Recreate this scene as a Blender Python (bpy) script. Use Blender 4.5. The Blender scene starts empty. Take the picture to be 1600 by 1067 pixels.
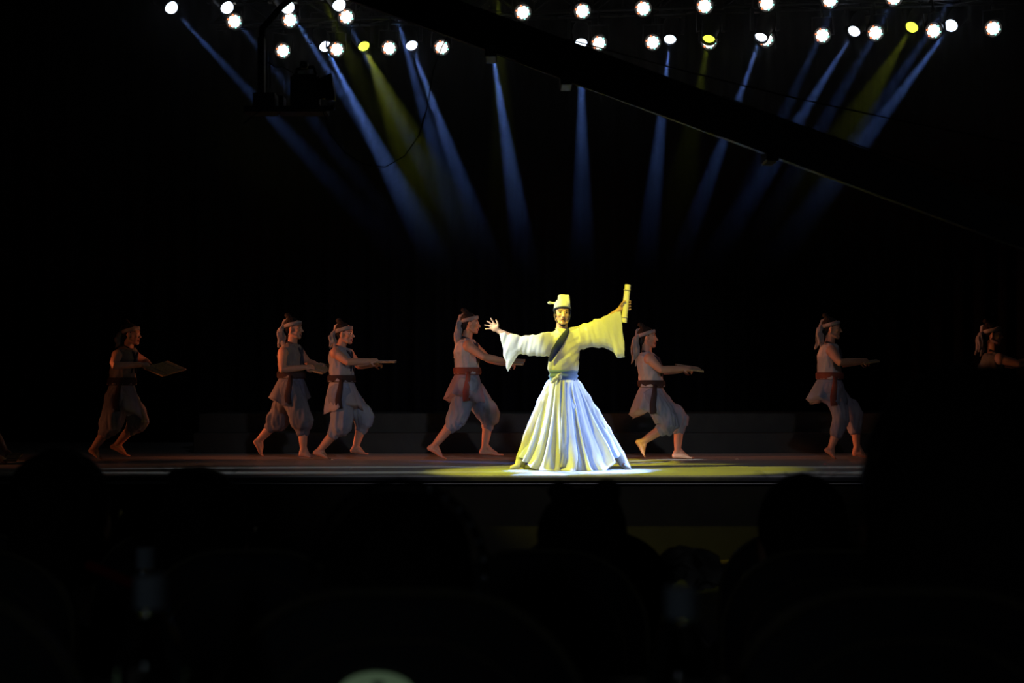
import bpy, bmesh, math, random
import numpy as np
from mathutils import Vector, Matrix, noise
random.seed(7)
V = Vector
scene = bpy.context.scene
COL = scene.collection

# ------------------------------------------------------------------ camera
F, HY, CAMZ = 2400.0, 604.0, 1.6           # focal length in px (1600 px frame), horizon row, eye height


def P(px, py, D):
    """photo pixel + distance -> world point"""
    return V(((px - 800.0) / F * D, D, CAMZ + (HY - py) / F * D))


cam_d = bpy.data.cameras.new('camera')
cam = bpy.data.objects.new('camera', cam_d)
COL.objects.link(cam)
cam.location = (0, 0, CAMZ)
cam.rotation_euler = (math.radians(90), 0, 0)
cam_d.sensor_width = 36
cam_d.lens = 36 * F / 1600
cam_d.shift_y = (HY - 533.5) / 1600
cam_d.clip_start = 0.05
cam_d.dof.use_dof = True
cam_d.dof.focus_distance = 15.4
cam_d.dof.aperture_fstop = 4.5
scene.camera = cam

# ------------------------------------------------------------------ view, world
vs = scene.view_settings
vs.view_transform = 'Standard'
vs.look = 'None'
vs.gamma = 1.0
vs.use_curve_mapping = False
vs.exposure = 0.0
w = bpy.data.worlds.new('world')
scene.world = w
w.use_nodes = True
bg = w.node_tree.nodes['Background']
bg.inputs[0].default_value = (0.5, 0.6, 0.9, 1)
bg.inputs[1].default_value = 0.0
scene.cycles.max_bounces = 6
scene.cycles.diffuse_bounces = 3
scene.cycles.transparent_max_bounces = 12
scene.cycles.volume_bounces = 0
scene.cycles.volume_step_rate = 2.0
scene.cycles.volume_max_steps = 64
scene.cycles.sample_clamp_indirect = 3.0
scene.cycles.sample_clamp_direct = 0.0


def spot(name, loc, aim, power, color, size, blend=0.3, radius=0.05):
    l = bpy.data.lights.new(name, 'SPOT')
    l.energy = power
    l.color = color
    l.spot_size = math.radians(size)
    l.spot_blend = blend
    l.shadow_soft_size = radius
    o = bpy.data.objects.new(name, l)
    COL.objects.link(o)
    o.location = loc
    o.rotation_euler = (V(aim) - V(loc)).to_track_quat('-Z', 'Y').to_euler()
    return o


STAGE = 0.78
LEAD = P(885, 733, 15.3)


def L0_(p):
    return V(((p[0] - 885) * 15.3 / F, 0, (733 - p[1]) * 15.3 / F))


# front-of-house spots above the auditorium
spot('front_spot_yellow', (-6.5, 12.5, 8.0), (0.78, 15.0, 0.82), 5600, (1.0, 0.93, 0.05), 15, 0.4, 0.05)
spot('front_spot_yellow_narrow', (-0.8, 9.6, 8.75), LEAD + L0_((930, 494)), 4300, (1.0, 0.88, 0.010), 6.4, 0.2, 0.04)
spot('front_spot_blue', (7.4, 9.6, 5.2), LEAD + V((0.20, 0, 0.42)), 3000, (0.03, 0.24, 1.0), 7, 0.5, 0.05)
spot('front_spot_white', (-5.6, 9.6, 6.4), LEAD + L0_((802, 540)), 7500, (0.90, 1.0, 0.98), 3.5, 0.4, 0.04)
spot('side_boom_white_left', (-8.4, 15.85, 3.3), LEAD + V((-0.3, 0, 1.10)), 2700, (0.88, 0.96, 1.0), 10, 0.5, 0.06)
spot('side_boom_white_right', (8.6, 15.85, 3.3), LEAD + V((0.30, 0, 0.50)), 3000, (0.88, 0.96, 1.0), 8.5, 0.5, 0.06)
spot('front_wash', (2.5, 2.0, 7.0), (0.4, 17.3, 1.2), 1250, (0.88, 0.86, 1.0), 29, 1.0, 0.25)
# dim cool fill added behind the camera to lift seats and bottle caps
rf_ = bpy.data.lights.new('rear_fill', 'POINT')
rf_.energy = 17
rf_.color = (0.75, 0.88, 1.0)
rf_.shadow_soft_size = 0.3
rfo = bpy.data.objects.new('rear_fill', rf_)
COL.objects.link(rfo)
rfo.location = (-1.5, -4.8, 3.0)
# warm side booms in the wings, low enough to stay under the haze
spot('warm_boom_left', (-9.4, 18.7, 2.3), (0.6, 17.0, 1.9), 2300, (1.0, 0.25, 0.09), 30, 1.0, 0.12)
spot('warm_boom_front', (-9.0, 14.6, 2.4), (0.4, 17.5, 1.8), 1600, (1.0, 0.30, 0.12), 26, 1.0, 0.12)
spot('warm_boom_low', (-9.3, 15.4, 1.9), (-5.0, 16.4, 0.9), 130, (1.0, 0.30, 0.12), 30, 0.8, 0.08)
spot('warm_boom_right', (9.6, 18.6, 2.4), (2.0, 17.0, 1.9), 1500, (1.0, 0.25, 0.09), 30, 1.0, 0.12)

# ------------------------------------------------------------------ materials


def mat(name, color, rough=0.7, metal=0.0, spec=0.5, noise_scale=None, color2=None, bump=0.0, stretch=(1, 1, 1), emit=None, estr=0.0, detail=4, sheen=0.0):
    m = bpy.data.materials.new(name)
    m.use_nodes = True
    nt = m.node_tree
    b = nt.nodes['Principled BSDF']
    b.inputs['Base Color'].default_value = (*color, 1)
    b.inputs['Roughness'].default_value = rough
    b.inputs['Metallic'].default_value = metal
    b.inputs['Specular IOR Level'].default_value = spec
    if sheen:
        b.inputs['Sheen Weight'].default_value = sheen
    if emit:
        b.inputs['Emission Color'].default_value = (*emit, 1)
        b.inputs['Emission Strength'].default_value = estr
    if noise_scale:
        tc = nt.nodes.new('ShaderNodeTexCoord')
        mp = nt.nodes.new('ShaderNodeMapping')
        mp.inputs['Scale'].default_value = stretch
        n = nt.nodes.new('ShaderNodeTexNoise')
        n.inputs['Scale'].default_value = noise_scale
        n.inputs['Detail'].default_value = detail
        nt.links.new(tc.outputs['Object'], mp.inputs[0])
        nt.links.new(mp.outputs[0], n.inputs['Vector'])
        if color2:
            r = nt.nodes.new('ShaderNodeValToRGB')
            r.color_ramp.elements[0].position = 0.35
            r.color_ramp.elements[1].position = 0.65
            r.color_ramp.elements[0].color = (*color, 1)
            r.color_ramp.elements[1].color = (*color2, 1)
            nt.links.new(n.outputs['Fac'], r.inputs[0])
            nt.links.new(r.outputs[0], b.inputs['Base Color'])
        if bump:
            bp = nt.nodes.new('ShaderNodeBump')
            bp.inputs['Strength'].default_value = bump
            bp.inputs['Distance'].default_value = 0.01
            nt.links.new(n.outputs['Fac'], bp.inputs['Height'])
            nt.links.new(bp.outputs[0], b.inputs['Normal'])
    return m


def cloth_mat(name, color, color2=None, trans=0.4, stretch=(1, 1, 1), scale=6):
    m = mat(name, color, 0.85, 0, 0.2, scale, color2 or tuple(c * 0.85 for c in color), 0.15, stretch)
    nt = m.node_tree
    b = nt.nodes['Principled BSDF']
    out = nt.nodes['Material Output']
    t = nt.nodes.new('ShaderNodeBsdfTranslucent')
    mx = nt.nodes.new('ShaderNodeMixShader')
    mx.inputs[0].default_value = trans
    src = b.inputs['Base Color'].links[0].from_socket
    nt.links.new(src, t.inputs['Color'])
    nt.links.new(b.outputs[0], mx.inputs[1])
    nt.links.new(t.outputs[0], mx.inputs[2])
    nt.links.new(mx.outputs[0], out.inputs['Surface'])
    return m


def emit_mat(name, color, strength):
    m = bpy.data.materials.new(name)
    m.use_nodes = True
    nt = m.node_tree
    nt.nodes.remove(nt.nodes['Principled BSDF'])
    e = nt.nodes.new('ShaderNodeEmission')
    e.inputs[0].default_value = (*color, 1)
    e.inputs[1].default_value = strength
    nt.links.new(e.outputs[0], nt.nodes['Material Output'].inputs['Surface'])
    return m


M = dict(
    stage=mat('stage_vinyl', (0.29, 0.285, 0.27), 0.42, 0, 0.4, 3.0, (0.37, 0.365, 0.345), 0.05, (0.25, 3, 1)),
    lip=mat('stage_lip', (0.03, 0.03, 0.035), 0.30, 0.2, 0.5, 8, (0.045, 0.042, 0.045)),
    fascia=mat('stage_fascia', (0.012, 0.011, 0.008), 0.85, 0, 0.1, 4, (0.015, 0.014, 0.009)),
    black=mat('black_cloth', (0.008, 0.008, 0.010), 0.95, 0, 0.1, 9, (0.012, 0.012, 0.014), 0.2, (4, 4, .3)),
    wall=mat('dark_wall', (0.010, 0.010, 0.010), 0.9, 0, 0.1, 3, (0.013, 0.013, 0.013)),
    carpet=mat('auditorium_carpet', (0.014, 0.010, 0.010), 0.95, 0, 0.1, 30, (0.02, 0.013, 0.012)),
    step=mat('step_paint', (0.030, 0.034, 0.031), 0.75, 0, 0.3, 6, (0.038, 0.042, 0.037)),
    metal=mat('black_metal', (0.012, 0.012, 0.013), 0.45, 0.3, 0.4, 20, (0.018, 0.018, 0.018)),
    alu=mat('grey_metal', (0.10, 0.10, 0.105), 0.35, 0.8, 0.5, 20, (0.14, 0.14, 0.14)),
    jib=mat('jib_black', (0.006, 0.006, 0.006), 0.5, 0.0, 0.3, 20, (0.009, 0.009, 0.009)),
    gold=mat('brass_edge', (0.16, 0.12, 0.06), 0.35, 0.7, 0.5, 20, (0.12, 0.09, 0.05)),
    lens_white=emit_mat('lens_cool', (0.72, 0.82, 1.0), 4.0),
    lens_yellow=emit_mat('lens_yellow', (0.80, 0.95, 0.06), 2.2),
    led_white=emit_mat('led_white', (1.0, 0.93, 0.86), 2.6),
    led_red=emit_mat('led_red', (1.0, 0.25, 0.10), 1.8),
    led_cyan=emit_mat('led_cyan', (0.35, 0.95, 0.80), 1.5),
    skin=mat('skin', (0.52, 0.27, 0.175), 0.55, 0, 0.4, 12, (0.47, 0.235, 0.15)),
    skin_lead=mat('skin_lead', (0.60, 0.36, 0.24), 0.5, 0, 0.4, 12, (0.55, 0.32, 0.21)),
    eye=mat('eye_dark', (0.02, 0.012, 0.01), 0.3),
    eyewhite=mat('eye_white', (0.7, 0.66, 0.6), 0.3),
    lips=mat('lips', (0.36, 0.11, 0.09), 0.5),
    hair=mat('hair_black', (0.012, 0.010, 0.009), 0.75, 0, 0.12, 60, (0.022, 0.018, 0.015), 0.6, (1, 1, .2)),
    scarf=mat('scarf_grey', (0.30, 0.27, 0.25), 0.9, 0, 0.1, 14, (0.19, 0.18, 0.19), 0.3),
    robe=cloth_mat('robe_white', (0.86, 0.87, 0.84), (0.76, 0.78, 0.76), 0.42, (2, 2, .5), 5),
    skirt=cloth_mat('skirt_white', (0.74, 0.77, 0.80), (0.62, 0.66, 0.70), 0.012, (4, 4, .4), 5),
    sash=cloth_mat('sash_blue', (0.16, 0.24, 0.40), (0.12, 0.18, 0.32), 0.1, (1, 1, 6), 8),
    navy=mat('navy_lapel', (0.02, 0.028, 0.07), 0.8, 0, 0.2, 10, (0.03, 0.035, 0.09)),
    tie=cloth_mat('tie_cloth', (0.62, 0.62, 0.52), (0.48, 0.48, 0.42), 0.2, (3, 3, .5), 6),
    boot=mat('boot_white', (0.74, 0.74, 0.66), 0.7, 0, 0.3, 12, (0.64, 0.64, 0.58), 0.1),
    capc=mat('cap_white', (0.80, 0.83, 0.88), 0.8, 0, 0.2, 10, (0.70, 0.74, 0.80)),
    scroll=mat('scroll_bamboo', (0.84, 0.80, 0.52), 0.6, 0, 0.3, 8, (0.74, 0.70, 0.42), 0.2, (30, 30, 1)),
    board=mat('bamboo_slips', (0.36, 0.25, 0.14), 0.7, 0, 0.3, 10, (0.26, 0.17, 0.09), 0.3, (20, 1, 1)),
    seat=mat('seat_fabric', (0.016, 0.014, 0.014), 0.9, 0, 0.15, 60, (0.022, 0.018, 0.017), 0.2),
    piping=mat('seat_piping', (0.13, 0.11, 0.065), 0.6, 0, 0.4, 30, (0.10, 0.085, 0.05)),
    shell=mat('seat_shell', (0.012, 0.012, 0.012), 0.6, 0, 0.3, 30, (0.016, 0.016, 0.016)),
    wood=mat('desk_wood', (0.04, 0.025, 0.015), 0.5, 0, 0.4, 5, (0.06, 0.035, 0.02), 0.1, (1, 8, 1)),
    jacket=mat('jacket_dark', (0.010, 0.010, 0.012), 0.95, 0, 0.1, 30, (0.016, 0.016, 0.018), 0.2),
    cap_plastic=mat('bottle_cap', (0.42, 0.47, 0.52), 0.5, 0, 0.4, 30, (0.36, 0.42, 0.48)),
    plate=mat('plate_green_emit', (0.5, 0.6, 0.45), 0.5, 0, 0.3, 9, (0.4, 0.5, 0.36), emit=(0.46, 0.72, 0.40), estr=0.075),  # plate brightness put in as a weak green emission
    ink=mat('plate_ink', (0.01, 0.01, 0.015), 0.6),
    cloth_bag=mat('pale_cloth', (0.42, 0.37, 0.33), 0.9, 0, 0.2, 14, (0.30, 0.27, 0.25), 0.3),
    red=mat('red_cloth', (0.30, 0.008, 0.008), 0.8, 0, 0.2, 20, (0.22, 0.006, 0.006)),
    bead=mat('glass_bead', (0.7, 0.7, 0.75), 0.15, 0.6, 0.6),
    paper=mat('paper_scrap', (0.7, 0.66, 0.5), 0.8),
    redpaper=mat('red_scrap', (0.8, 0.05, 0.06), 0.6),
)


def glass():
    m = bpy.data.materials.new('bottle_plastic')
    m.use_nodes = True
    b = m.node_tree.nodes['Principled BSDF']
    b.inputs['Base Color'].default_value = (0.9, 0.95, 1.0, 1)
    b.inputs['Roughness'].default_value = 0.06
    b.inputs['IOR'].default_value = 1.33
    b.inputs['Transmission Weight'].default_value = 1.0
    return m


M['pet'] = glass()

# ------------------------------------------------------------------ helpers: objects


def tag(o, label=None, cat=None, group=None, kind=None):
    if label:
        o['label'] = label
    if cat:
        o['category'] = cat
    if group:
        o['group'] = group
    if kind:
        o['kind'] = kind
    return o


def empty(name, loc, label=None, cat=None, group=None, rz=0.0):
    o = bpy.data.objects.new(name, None)
    COL.objects.link(o)
    o.location = loc
    o.rotation_euler = (0, 0, rz)
    o.empty_display_size = 0.1
    return tag(o, label, cat, group)


def obj(name, me, mats, parent=None, smooth=True):
    """bmesh or mesh -> linked object"""
    if isinstance(me, bmesh.types.BMesh):
        bm = me
        me = bpy.data.meshes.new(name)
        bmesh.ops.recalc_face_normals(bm, faces=bm.faces[:])
        bm.to_mesh(me)
        bm.free()
    if not isinstance(mats, (list, tuple)):
        mats = [mats]
    if not me.materials:
        for m in mats:
            me.materials.append(m)
    if smooth:
        me.shade_smooth()
    o = bpy.data.objects.new(name, me)
    COL.objects.link(o)
    o.parent = parent
    return o


def copy_tree(o, parent=None):
    c = o.copy()
    COL.objects.link(c)
    c.parent = parent
    for ch in list(o.children):
        copy_tree(ch, c)
    return c


def displace(me, fn):
    """push every vertex along its normal by fn(position)"""
    n = len(me.vertices)
    co = np.empty(n * 3, np.float32)
    me.vertices.foreach_get('co', co)
    nr = np.empty(n * 3, np.float32)
    me.vertex_normals.foreach_get('vector', nr)
    co, nr = co.reshape(-1, 3), nr.reshape(-1, 3)
    d = np.array([fn(V(c)) for c in co.tolist()], np.float32)
    me.vertices.foreach_set('co', (co + nr * d[:, None]).ravel())
    me.update()


def remesh(bm, voxel=0.007, smooth=3, fold=None):
    me = bpy.data.meshes.new('tmp')
    bmesh.ops.recalc_face_normals(bm, faces=bm.faces[:])
    bm.to_mesh(me)
    bm.free()
    o = bpy.data.objects.new('tmp', me)
    COL.objects.link(o)
    r = o.modifiers.new('r', 'REMESH')
    r.mode = 'VOXEL'
    r.voxel_size = voxel
    if smooth:
        s = o.modifiers.new('s', 'SMOOTH')
        s.factor = 0.5
        s.iterations = smooth
    dg = bpy.context.evaluated_depsgraph_get()
    out = bpy.data.meshes.new_from_object(o.evaluated_get(dg))
    bpy.data.objects.remove(o)
    bpy.data.meshes.remove(me)
    if fold:
        amp, sx, sz = fold
        displace(out, lambda c: amp * (noise.noise(V((c.x * sx, c.y * sx, c.z * sz))) + 0.5 * noise.noise(V((c.x * sx * 2.1, c.y * sx * 2.1, c.z * sz * 2.1 + 7)))))
    return out


def new():
    return bmesh.new()


def ring(bm, c, ax, ay, n=16, power=1.0):
    vs_ = []
    for i in range(n):
        a = 2 * math.pi * i / n
        ca, sa = math.cos(a), math.sin(a)
        if power != 1.0:
            ca = math.copysign(abs(ca) ** power, ca)
            sa = math.copysign(abs(sa) ** power, sa)
        vs_.append(bm.verts.new(c + ax * ca + ay * sa))
    return vs_


def skin_rings(bm, rings, caps=True):
    n = len(rings[0])
    for a, b in zip(rings, rings[1:]):
        for i in range(n):
            j = (i + 1) % n
            bm.faces.new((a[i], a[j], b[j], b[i]))
    if caps:
        bm.faces.new(rings[0])
        bm.faces.new(rings[-1])


def loft(bm, specs, n=16, power=1.0, caps=True):
    """specs: list of (centre, axis_x, axis_y)"""
    skin_rings(bm, [ring(bm, V(c), V(a), V(b), n, power) for c, a, b in specs], caps)


def tube(bm, pts, rads, n=10, flat=None, ends=True):
    """tapered tube with round ends. flat=(vector, factor): stretch the section along the vector"""
    pts = [V(p) for p in pts]
    if not isinstance(rads, (list, tuple)):
        rads = [rads] * len(pts)
    specs = []
    m = len(pts)
    tang = []
    for i in range(m):
        t = (pts[min(i + 1, m - 1)] - pts[max(i - 1, 0)])
        tang.append(t.normalized() if t.length > 1e-9 else V((0, 0, 1)))
    ref = V((0, 0, 1)) if abs(tang[0].z) < 0.9 else V((1, 0, 0))
    for i in range(m):
        t = tang[i]
        u = t.cross(ref)
        if u.length < 1e-4:
            u = t.cross(V((0, 1, 0)))
        u.normalize()
        v = u.cross(t).normalized()
        ref = v if abs(v.dot(t)) < .9 else ref
        specs.append((pts[i], u, v, rads[i], t))
    rings = []

    def add(c, u, v, r):
        rr = []
        for k in range(n):
            a = 2 * math.pi * k / n
            d = u * math.cos(a) * r + v * math.sin(a) * r
            if flat:
                fv = V(flat[0])
                d = d + fv * d.dot(fv) * (flat[1] - 1)
            rr.append(bm.verts.new(c + d))
        rings.append(rr)
    c, u, v, r, t = specs[0]
    if ends:
        for q in (80, 50, 25):
            q = math.radians(q)
            add(c - t * r * math.sin(q), u, v, r * math.cos(q))
    for c, u, v, r, t in specs:
        add(c, u, v, r)
    if ends:
        c, u, v, r, t = specs[-1]
        for q in (25, 50, 80):
            q = math.radians(q)
            add(c + t * r * math.sin(q), u, v, r * math.cos(q))
    skin_rings(bm, rings)


def ball(bm, c, r, rot=None, n=14):
    """ellipsoid"""
    if not isinstance(r, (tuple, list)):
        r = (r, r, r)
    m = Matrix.Translation(V(c)) @ (rot.to_4x4() if rot else Matrix.Identity(4)) @ Matrix.Diagonal((r[0], r[1], r[2], 1))
    bmesh.ops.create_uvsphere(bm, u_segments=n, v_segments=max(6, n * 2 // 3), radius=1, matrix=m)


def box(bm, lo, hi, m=None):
    lo, hi = V(lo), V(hi)
    mm = Matrix.Translation((lo + hi) / 2) @ Matrix.Diagonal((*(hi - lo), 1))
    if m:
        mm = m @ mm
    bmesh.ops.create_cube(bm, size=1, matrix=mm)


def bevel_box(lo, hi, b=0.01, seg=2, m=None):
    bm = new()
    box(bm, lo, hi, m)
    bmesh.ops.bevel(bm, geom=bm.edges[:], offset=b, segments=seg, affect='EDGES', profile=0.5)
    return bm


def cyl(bm, a, b, r1, r2=None, n=16):
    a, b = V(a), V(b)
    r2 = r1 if r2 is None else r2
    t = (b - a).normalized()
    ref = V((0, 0, 1)) if abs(t.z) < 0.9 else V((1, 0, 0))
    u = t.cross(ref).normalized()
    v = u.cross(t)
    loft(bm, [(a, u * r1, v * r1), (b, u * r2, v * r2)], n)


def lathe(bm, prof, n=24):
    loft(bm, [(V((0, 0, z)), V((r, 0, 0)), V((0, r, 0))) for r, z in prof], n)


# ------------------------------------------------------------------ structure
def floor_z(y):
    return max(0.0, 0.43 + (1.66 - y) * 0.068)


def struct(name, bm, m, smooth=False, label=None):
    o = obj(name, bm, m, None, smooth)
    o['kind'] = 'structure'
    if label:
        o['label'] = label
    return o


FRONT = 14.16
RISER = 18.92
BACK = 23.0
bm = new()
ys = [-6.0, 8.0, 14.6]
zs = [floor_z(-6), 0.0, 0.0]
for i in range(2):
    v = [bm.verts.new((x, y, z)) for x, y, z in ((-11, ys[i], zs[i]), (11, ys[i], zs[i]), (11, ys[i + 1], zs[i + 1]), (-11, ys[i + 1], zs[i + 1]))]
    bm.faces.new(v)
    v = [bm.verts.new((x, y, z)) for x, y, z in ((-11, ys[i], -0.2), (11, ys[i], -0.2), (11, ys[i + 1], -0.2), (-11, ys[i + 1], -0.2))]
    bm.faces.new(v)
struct('floor', bm, M['carpet'], label='dark carpeted auditorium floor sloping down to the stage')
bm = new(); box(bm, (-10.9, FRONT, 0.70), (10.9, BACK, STAGE))
struct('floor_stage', bm, M['stage'], label='dark vinyl stage floor with a white pool of light')
bm = new(); box(bm, (-10.9, FRONT + 0.05, 0.0), (10.9, FRONT + 0.25, 0.70))
struct('wall_stage_front', bm, M['fascia'], label='black front of the stage')
o = struct('trim_1', bevel_box((-10.9, FRONT - 0.045, STAGE - 0.05), (10.9, FRONT + 0.001, STAGE - 0.012), 0.006), M['lip'], label='glossy lip along the stage edge')
bm = new(); box(bm, (-11, BACK, 0), (11, BACK + 0.15, 9.0)); struct('wall_back', bm, M['wall'])
for nm, x in (('wall_left', -11.15), ('wall_right', 11.0)):
    bm = new(); box(bm, (x, -6, 0), (x + 0.15, BACK, 9.0)); struct(nm, bm, M['wall'])
bm = new(); box(bm, (-11, -6.15, 0), (11, -6, 9.0)); struct('wall_rear', bm, M['wall'])
bm = new(); box(bm, (-11, -6, 9.0), (11, BACK, 9.15)); struct('ceiling', bm, M['wall'])


def curtain(name, x0, x1, y, z0, z1, label, amp=0.07, per=0.32):
    bm = new()
    n = int((x1 - x0) / 0.04)
    rows = []
    for z in (z0, z1):
        for dy in (-0.012, 0.012):
            rows.append([bm.verts.new((x0 + (x1 - x0) * i / n, y + dy + amp * math.sin(2 * math.pi * i * 0.04 / per) + 0.02 * math.sin(i * 0.37), z)) for i in range(n + 1)])
    a, b, c, d = rows
    for i in range(n):
        bm.faces.new((a[i], a[i + 1], c[i + 1], c[i]))
        bm.faces.new((b[i], b[i + 1], d[i + 1], d[i]))
        bm.faces.new((a[i], a[i + 1], b[i + 1], b[i]))
        bm.faces.new((c[i], c[i + 1], d[i + 1], d[i]))
    return tag(obj(name, bm, M['black']), label, 'curtain')


curtain('backdrop_curtain', -10.6, 10.6, 22.6, STAGE, 8.6, 'black pleated backdrop curtain across the back of the stage')
curtain('wing_curtain', -10.6, -7.6, 18.2, STAGE, 8.6, 'black wing curtain hanging at the left side of the stage')
curtain('wing_curtain', 7.6, 10.6, 18.2, STAGE, 8.6, 'black wing curtain hanging at the right side of the stage')

# two-step platform along the back of the stage
sp = empty('step_platform', (0.4, RISER, STAGE), 'dark grey two-step platform along the back of the stage', 'platform')
x0 = P(302, 708, RISER).x - 0.4
h1 = (708 - 676.5) * RISER / F
h2 = (708 - 647.5) * RISER / F
obj('lower_step', bevel_box((x0, 0, 0), (7.0, 0.34, h1), 0.008), M['step'], sp, False)
obj('upper_step', bevel_box((x0, 0.3401, 0), (7.0, 1.75, h2 + 0.006), 0.008), M['step'], sp, False)

# paper scraps on the stage
for px, py, mm, lab in ((1289, 726, 'redpaper', 'tiny red paper scrap on the stage floor'), (1151, 718, 'paper', 'tiny pale paper scrap on the stage right of the barefoot dancer'),
                        (548, 734, 'paper', 'tiny pale paper scrap near the stage edge left of the pool of light'), (519, 719.5, 'paper', 'tiny pale scrap lying by a dancer\'s toes')):
    D = 0.82 * F / (py - HY)
    p = P(px, py, D)
    bm = new()
    tube(bm, [(-0.012, 0, 0.006), (0, 0.008, 0.010), (0.013, -0.002, 0.006)], [0.005, 0.007, 0.004], 6, ((0, 0, 1), 0.6))
    o = obj('paper_scrap', bm, M[mm]); o.location = p + V((0, 0, 0.0))
    tag(o, lab, 'scrap')

# ------------------------------------------------------------------ trusses and stage lights
TZ = CAMZ + 4.24 + 0.33


def low_row(px):      # distance of the rear (lower) row at a photo column
    return 19.4 + (px - 442) * (18.2 - 19.4) / (1552 - 442)


def up_row(px):       # distance of the front (upper) row
    return 18.45 + (px - 366) * (17.35 - 18.45) / (1397 - 366)


def truss(name, a, b, label):
    root = empty(name, (a + b) / 2, label, 'truss', 'lighting trusses')
    c = (a + b) / 2
    a, b = a - c, b - c
    t = (b - a).normalized()
    side = V((-t.y, t.x, 0))
    s = 0.15
    offs = [side * s * i + V((0, 0, s * j)) for i in (-1, 1) for j in (-1, 1)]
    for o_ in offs:
        bm = new(); cyl(bm, a + o_, b + o_, 0.022, n=8); obj('chord', bm, M['metal'], root)
    bm = new()
    L = (b - a).length
    k = int(L / 0.4)
    for i in range(k):
        p, q = a + t * (i * 0.4), a + t * ((i + 1) * 0.4)
        fl = i % 2 == 0
        for (u, v) in ((0, 1), (2, 3), (0, 2), (1, 3)):
            cyl(bm, (p if fl else q) + offs[u], (q if fl else p) + offs[v], 0.010, n=5)
    obj('bracing', bm, M['metal'], root)
    for f in (0.12, 0.5, 0.88):
        p = a + (b - a) * f
        bm = new(); cyl(bm, p + V((0, 0, s)), V((p.x, p.y, 9.0 - c.z)), 0.012, n=6); obj('hanging_cable', bm, M['metal'], root)
    return root


def tz_at(px, row):
    D = row(px)
    return V(((px - 800) / F * D, D, 0))


A = tz_at(330, low_row) + V((0, 0.14, 0)); B = tz_at(1640, low_row) + V((0, 0.14, 0))
ZL = CAMZ + 4.24
truss('lighting_truss', V((A.x, A.y, ZL + 0.52)), V((B.x, B.y, ZL + 0.52)), 'black lattice truss carrying the lower row of stage lights')
A = tz_at(160, up_row) + V((0, -0.10, 0)); B = tz_at(1560, up_row) + V((0, -0.10, 0))
ZU = CAMZ + 4.39
truss('lighting_truss', V((A.x, A.y, ZU + 0.55)), V((B.x, B.y, ZU + 0.55)), 'black lattice truss carrying the upper row of stage lights')


TRUSS = {'l': (low_row, 0.14, ZL + 0.52 - 0.15), 'u': (up_row, -0.10, ZU + 0.55 - 0.15)}


def hang(root, row, start, side):
    """hook clamp from the fixture (start, root space) up to the truss"""
    fn, off, z = TRUSS[row]
    loc = root.location
    y = loc.y
    for _ in range(4):
        y = fn(800 + F * loc.x / y) + off + side * 0.15
    q_ = root.rotation_euler.to_matrix().inverted()
    end = q_ @ (V((loc.x, y, z)) - loc)
    bm = new()
    cyl(bm, start, end, 0.014, n=8)
    tube(bm, [end - V((0, 0.03, 0)), end + V((0, 0.03, 0))], 0.02, 8)
    obj('hook_clamp', bm, M['metal'], root)


def make_par():
    """LED par can looking along -Y and a little down"""
    root = empty('led_par_light', (0, 0, 0))
    bm = new()
    loft(bm, [(V((0, y, 0)), V((r, 0, 0)), V((0, 0, r))) for y, r in ((0.20, 0.05), (0.19, 0.085), (0.04, 0.10), (0.0, 0.112), (-0.015, 0.112), (-0.015, 0.100), (0.004, 0.096))], 20)
    obj('can', bm, M['metal'], root)
    bm = new()
    tube(bm, [(-0.122, 0.08, 0), (-0.122, 0.08, 0.2), (0.122, 0.08, 0.2), (0.122, 0.08, 0)], 0.011, 8)
    cyl(bm, (0, 0.08, 0.2), (0, 0.08, 0.23), 0.018, n=8)
    cyl(bm, (0.10, 0.08, 0), (0.13, 0.08, 0), 0.02, n=8); cyl(bm, (-0.10, 0.08, 0), (-0.13, 0.08, 0), 0.02, n=8)
    obj('yoke', bm, M['metal'], root)
    # hexagonal cluster of small lenses, warm on one flank and cyan on the other
    pos = [(0, 0, 0)] + [(0.049 * math.cos(math.radians(60 * k + 15)), 0, 0.049 * math.sin(math.radians(60 * k + 15))) for k in range(6)]
    pos += [(0.075 * math.cos(math.radians(60 * k - 15)), 0, 0.075 * math.sin(math.radians(60 * k - 15))) for k in range(6)]
    bm = new()
    for x, y, z in pos[:7]:
        ball(bm, (x, -0.012, z), (0.0285, 0.010, 0.0285), n=10)
    tag(obj('white_lens_cluster', bm, M['led_white'], root), kind='stuff')
    bm = new()
    for k in (2, 3, 4):
        ball(bm, (pos[7 + k][0] - 0.001, -0.012, pos[7 + k][2]), (0.0125, 0.008, 0.0125), n=8)
    tag(obj('red_lens_cluster', bm, M['led_red'], root), kind='stuff')
    bm = new()
    for k in (0, 5, 1):
        ball(bm, (pos[7 + k][0] + 0.001, -0.012, pos[7 + k][2]), (0.0125, 0.008, 0.0125), n=8)
    tag(obj('cyan_lens_cluster', bm, M['led_cyan'], root), kind='stuff')
    return root


par0 = make_par()
par_used = [False]


def place_par(px, py, D, label, group, row):
    if par_used[0]:
        r = copy_tree(par0)
    else:
        r = par0; par_used[0] = True
    r.location = P(px, py, D)
    d = (V((0, 8.0, 1.2)) - r.location).normalized()
    r.rotation_euler = (V((0, -1, 0)).rotation_difference(d)).to_euler()
    e = r.rotation_euler
    r.rotation_euler = (e.x, 0.0, e.z)
    tag(r, label, 'stage light', group)
    pars.append((r, row))
    return r


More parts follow.
